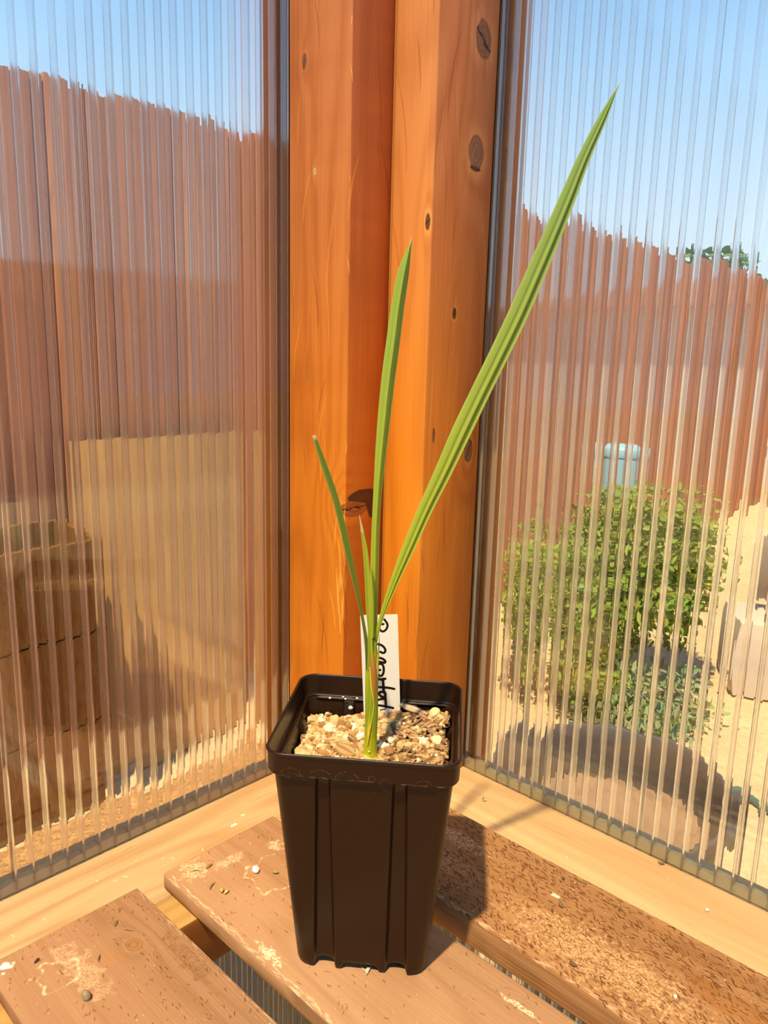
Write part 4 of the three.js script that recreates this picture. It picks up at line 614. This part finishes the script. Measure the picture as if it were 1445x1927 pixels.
// ───────────────────────── plant label ─────────────────────────
{
  const root = thing('plant_label', [0.16208, 0.12697, 0.16583], 'white plastic plant label with black handwriting stuck in the pot behind the stem', 'label');
  root.rotation.y = Math.atan2(EZ.x, EZ.z); root.rotation.order = 'YXZ'; root.rotation.z = 0.054;
  const w = 0.0226, h = 0.092, W = 452, H = 1840, cv = document.createElement('canvas'); cv.width = W; cv.height = H; const c = cv.getContext('2d');
  c.fillStyle = 'rgb(236,230,216)'; c.fillRect(0, 0, W, H);
  const R = rng(9); for (let i = 0; i < 260; i++) { c.fillStyle = `rgba(150,125,85,${0.03 + 0.06 * R()})`; c.fillRect(R() * W, R() * H, 2 + R() * 5, 2 + R() * 5); }
  const X = (x, y) => (x - (195 + 0.038 * (y - 72))) / (880 + 0.0235 * (y - 80) - 195 - 0.038 * (y - 72)) * W, Y = (y) => (y - 76) * (0.0623 / 1704) * (H / h);
  c.strokeStyle = 'rgb(26,16,14)'; c.lineCap = 'round'; c.lineJoin = 'round';
  const ink = (pts, lw = 34) => { c.lineWidth = 1.4 * lw * W / 690; c.beginPath(); const q = pts.map(([x, y]) => [X(x, y), Y(y)]); c.moveTo(...q[0]); for (let i = 1; i < q.length - 1; i++) c.quadraticCurveTo(q[i][0], q[i][1], (q[i][0] + q[i + 1][0]) / 2, (q[i][1] + q[i + 1][1]) / 2); c.lineTo(...q[q.length - 1]); c.stroke(); };
  ink([[637, 155], [680, 205], [700, 260], [680, 320], [630, 362], [585, 362], [552, 325], [548, 285]], 30); ink([[620, 235], [560, 241], [480, 238], [420, 240]], 30);
  ink([[450, 590], [500, 578], [570, 590], [630, 635], [660, 690], [640, 735], [600, 740], [566, 718]], 32);
  ink([[450, 815], [520, 818], [600, 835], [655, 880], [648, 915], [600, 905], [540, 890], [500, 905]], 34); ink([[505, 915], [560, 925], [600, 935], [625, 1000], [622, 1090], [585, 1150], [530, 1135], [500, 1085], [500, 1040], [560, 1037]], 32); ink([[520, 930], [590, 920]], 40);
  ink([[470, 1170], [510, 1185], [580, 1215], [650, 1196]], 36); ink([[608, 1195], [614, 1300], [622, 1430]], 36); ink([[440, 1335], [500, 1340], [700, 1356], [812, 1382]], 34);
  ink([[640, 1440], [560, 1420], [532, 1455], [560, 1505], [620, 1530], [655, 1500], [648, 1450], [625, 1425]], 36); ink([[525, 1572], [575, 1553], [640, 1562], [655, 1540]], 34); ink([[645, 1450], [655, 1560], [660, 1710]], 34); ink([[420, 1655], [500, 1665], [650, 1690], [790, 1726]], 34); ink([[560, 1755], [650, 1745]], 16);
  const t = new THREE.CanvasTexture(cv); t.colorSpace = THREE.SRGBColorSpace; t.magFilter = THREE.LinearFilter;
  const sh = new THREE.Shape(), r = 0.0008, yb = 0.0636 - h; sh.moveTo(-w / 2 + r, 0.0636); sh.lineTo(w / 2 - r, 0.0636); sh.quadraticCurveTo(w / 2, 0.0636, w / 2, 0.0636 - r); sh.lineTo(w / 2, yb + 0.012); sh.lineTo(0, yb); sh.lineTo(-w / 2, yb + 0.012); sh.lineTo(-w / 2, 0.0636 - r); sh.quadraticCurveTo(-w / 2, 0.0636, -w / 2 + r, 0.0636);
  const g = new THREE.ExtrudeGeometry(sh, { depth: 0.0006, bevelEnabled: false }); const p = g.attributes.position, uv = g.attributes.uv; for (let i = 0; i < p.count; i++) uv.setXY(i, p.getX(i) / w + 0.5, (p.getY(i) - yb) / h);
  const plain = new THREE.MeshPhysicalMaterial({ color: new THREE.Color().setRGB(0.82, 0.79, 0.72), roughness: 0.45, transmission: 0.1 });
  part('strip', g.translate(0, 0, -0.0006), plain, root);
  const face = new THREE.PlaneGeometry(w - 0.0002, 0.0636 - (yb + 0.0125)), hh = 0.0636 - (yb + 0.0125), fu = face.attributes.uv; for (let i = 0; i < fu.count; i++) fu.setY(i, lerp((0.0125) / h, 1, fu.getY(i))); face.translate(0, 0.0636 - hh / 2, 0.00004);
  part('handwriting', face, new THREE.MeshPhysicalMaterial({ map: t, roughness: 0.4, specularIntensity: 0.4 }), root, 'black marker handwriting reading down the label');
}

// ───────────────────────── litter on the boards and sills ─────────────────────────
pebble('stone', 'small grey brown stone lying on the front shelf board', 'stone', [0.1215, BH + 0.0019, 0.3408], 0.0029, [1.15, 0.75, 1], [0.30, 0.22, 0.13], 71, 0.14, false);
pebble('perlite_pebble', 'egg-shaped white perlite pebble on the middle board left of the pot', 'perlite', [0.1030, BH + 0.0019, 0.2188], 0.0024, [1.3, 0.85, 1], [0.93, 0.90, 0.84], 72, 0.06, false);
function scrap(name, label, category, x, y, z, len, w, c, seed, ang, curl = 0.4) { // a bent shred of dry plant
  const g = grid(8, 10, (i, j) => { const a = i / 8 * 6.2832, l = j / 10 - 0.5, e = Math.sin(Math.PI * clamp(j / 10, 0.04, 0.96)); return [Math.cos(a) * w / 2 * e + curl * len * (l * l), Math.sin(a) * w * 0.3 * e + 0.14 * len * (noise(l * 4 + 5, 2, seed)) + w * 0.3, l * len + len * 0.15 * (noise(l * 5 + 3, i * 0.2, seed) - 0.5), i / 8, j / 10]; }, true);
  const m = mesh(name, g, new THREE.MeshStandardMaterial({ color: new THREE.Color().setRGB(...c), roughness: 0.9 })); m.position.set(x, y, z); m.rotation.y = ang; return tag(m, label, category);
}
const Rl = rng(12);
scrap('dry_flower', 'dry pale twisted flower scrap at the foot of the pot', 'flower scrap', 0.2117, BH, 0.2249, 0.0068, 0.0022, [0.55, 0.47, 0.32], 1, 0.4);
scrap('dry_stalk', 'pale tendril of the flower scrap at the foot of the pot', 'stalk', 0.2106, BH, 0.2262, 0.006, 0.0009, [0.62, 0.52, 0.36], 2, 1.5);
scrap('leaf_crumb', 'larger golden leaf crumb near the left end of the middle board', 'leaf crumb', 0.1029, BH, 0.2451, 0.0048, 0.0030, [0.55, 0.36, 0.10], 3, 1.0, 0.1);
scrap('leaf_crumb', 'smaller golden leaf crumb touching the larger golden crumb', 'leaf crumb', 0.1062, BH, 0.2436, 0.0044, 0.0026, [0.60, 0.40, 0.14], 4, 0.3, 0.1);
scrap('dry_stalk', 'thin dry stalk at the left end of the middle board', 'stalk', 0.0748, BH, 0.2466, 0.0068, 0.0008, [0.22, 0.13, 0.05], 5, -0.6);
scrap('dry_stalk', 'curled brown stalk between the left end and the golden crumbs', 'stalk', 0.0945, BH, 0.2470, 0.0075, 0.0014, [0.25, 0.14, 0.055], 6, 0.5, 0.7);
scrap('leaf_crumb', 'rust brown leaf crumb near the left edge of the middle board', 'leaf crumb', 0.0775, BH, 0.2375, 0.0056, 0.0022, [0.34, 0.15, 0.04], 7, 0.2);
scrap('leaf_crumb', 'orange leaf crumb beside the pot, above its left foot', 'leaf crumb', 0.0828, BH, 0.1910, 0.0050, 0.0018, [0.42, 0.22, 0.03], 8, 0.9);
scrap('leaf_crumb', 'brown leaf crumb tucked under the left groove of the pot', 'leaf crumb', 0.1825, BH, 0.2390, 0.0055, 0.0032, [0.36, 0.22, 0.09], 9, 0.9, 0.2);
scrap('leaf_crumb', 'tangled dry leaf crumbs right of the white perlite pebble', 'leaf crumb', 0.1130, BH, 0.2110, 0.0060, 0.0024, [0.34, 0.24, 0.10], 10, 1.9, 0.5);
scrap('bark_fleck', 'black bark fleck near the white paint spot on the front board', 'fleck', 0.0790, BH, 0.3490, 0.0040, 0.0018, [0.04, 0.02, 0.012], 11, 0.5, 0.1);
scrap('bark_fleck', 'dark bark sliver in the middle of the front board', 'fleck', 0.1010, BH, 0.3240, 0.0060, 0.0009, [0.09, 0.045, 0.02], 12, 1.0, 0.1);
scrap('bark_fleck', 'curled dark fleck at the far edge of the front board', 'fleck', 0.0830, BH, 0.3050, 0.0055, 0.0018, [0.2, 0.11, 0.05], 13, 0.8, 0.4);
scrap('dead_gnat', 'small dead winged insect lying on the right sill', 'insect', 0.1455, 0, 0.0281, 0.0045, 0.0016, [0.11, 0.085, 0.045], 14, 0.7, 0.6);
scrap('insect_wing', 'wing of the dead insect on the right sill', 'insect wing', 0.1475, 0, 0.0290, 0.0036, 0.0022, [0.45, 0.34, 0.16], 15, 2.2, 0.2);
scrap('moth_scrap', 'curled brown moth scrap at the foot of the right panel', 'moth scrap', 0.2802, 0, 0.0030, 0.0050, 0.0022, [0.16, 0.11, 0.045], 16, 1.9, 0.4);
scrap('leaf_crumb', 'olive leaf crumb on the rough board furthest back', 'leaf crumb', 0.2643, RH, 0.1127, 0.0052, 0.0030, [0.17, 0.12, 0.05], 17, 0.8, 0.3);
scrap('leaf_crumb', 'dark curled crumb near the front edge of the rough board', 'leaf crumb', 0.2934, RH, 0.1490, 0.0054, 0.0026, [0.12, 0.075, 0.035], 18, 1.6, 0.4);
pebble('grit', 'pale grit grain on the right sill', 'grit', [0.321, 0.0009, 0.0268], 0.0011, [1.2, 0.9, 1], [0.6, 0.56, 0.48], 73, 0.15, false);
pebble('grit', 'white grit grain near the front right of the rough board', 'grit', [0.3420, RH + 0.0008, 0.1300], 0.0010, [1.2, 0.9, 1], [0.92, 0.88, 0.8], 74, 0.15, false);
pebble('grit', 'dark grit grain in the far shade of the rough board', 'grit', [0.2529, RH + 0.0007, 0.0904], 0.0009, [1.2, 0.9, 1], [0.1, 0.06, 0.03], 75, 0.15, false);
for (let i = 0; i < 1; i++) { // fine dust crumbs nobody could count
  const n = 420, im = new THREE.InstancedMesh(grain(81, 0.3, 1, 0.7, 1, 1), new THREE.MeshStandardMaterial({ color: 0xffffff, roughness: 1 }), n), o = new THREE.Object3D(), k = new THREE.Color();
  for (let q = 0; q < n; q++) {
    const row = q % 3, z = row === 0 ? lerp(0.283, 0.366, Rl()) : row === 1 ? lerp(0.175, 0.258, Rl()) : lerp(0.083, 0.156, Rl()), x = lerp(0.07, 0.46, Rl()), s = 0.0002 + 0.0005 * Rl() * Rl(), top = row === 2 ? RH : BH;
    o.position.set(x, top + s * 0.4 + 0.0001, z); o.rotation.set(Rl() * 3, Rl() * 6, Rl() * 3); o.scale.setScalar(s * (row === 1 && Math.hypot(x - POT.x, z - POT.z) < 0.05 ? 0.01 : 1)); o.updateMatrix(); im.setMatrixAt(q, o.matrix);
    const t = Rl(); t < 0.45 ? k.setRGB(0.2, 0.1, 0.04) : t < 0.75 ? k.setRGB(0.5, 0.32, 0.12) : k.setRGB(0.9, 0.82, 0.68); im.setColorAt(q, k);
  }
  shade(im); im.name = numbered('dirt_crumbs'); scene.add(im); tag(im, 'fine brown and white dirt crumbs strewn over the shelf boards', 'dirt', null, 'stuff');
}

renderer.render(scene, camera);
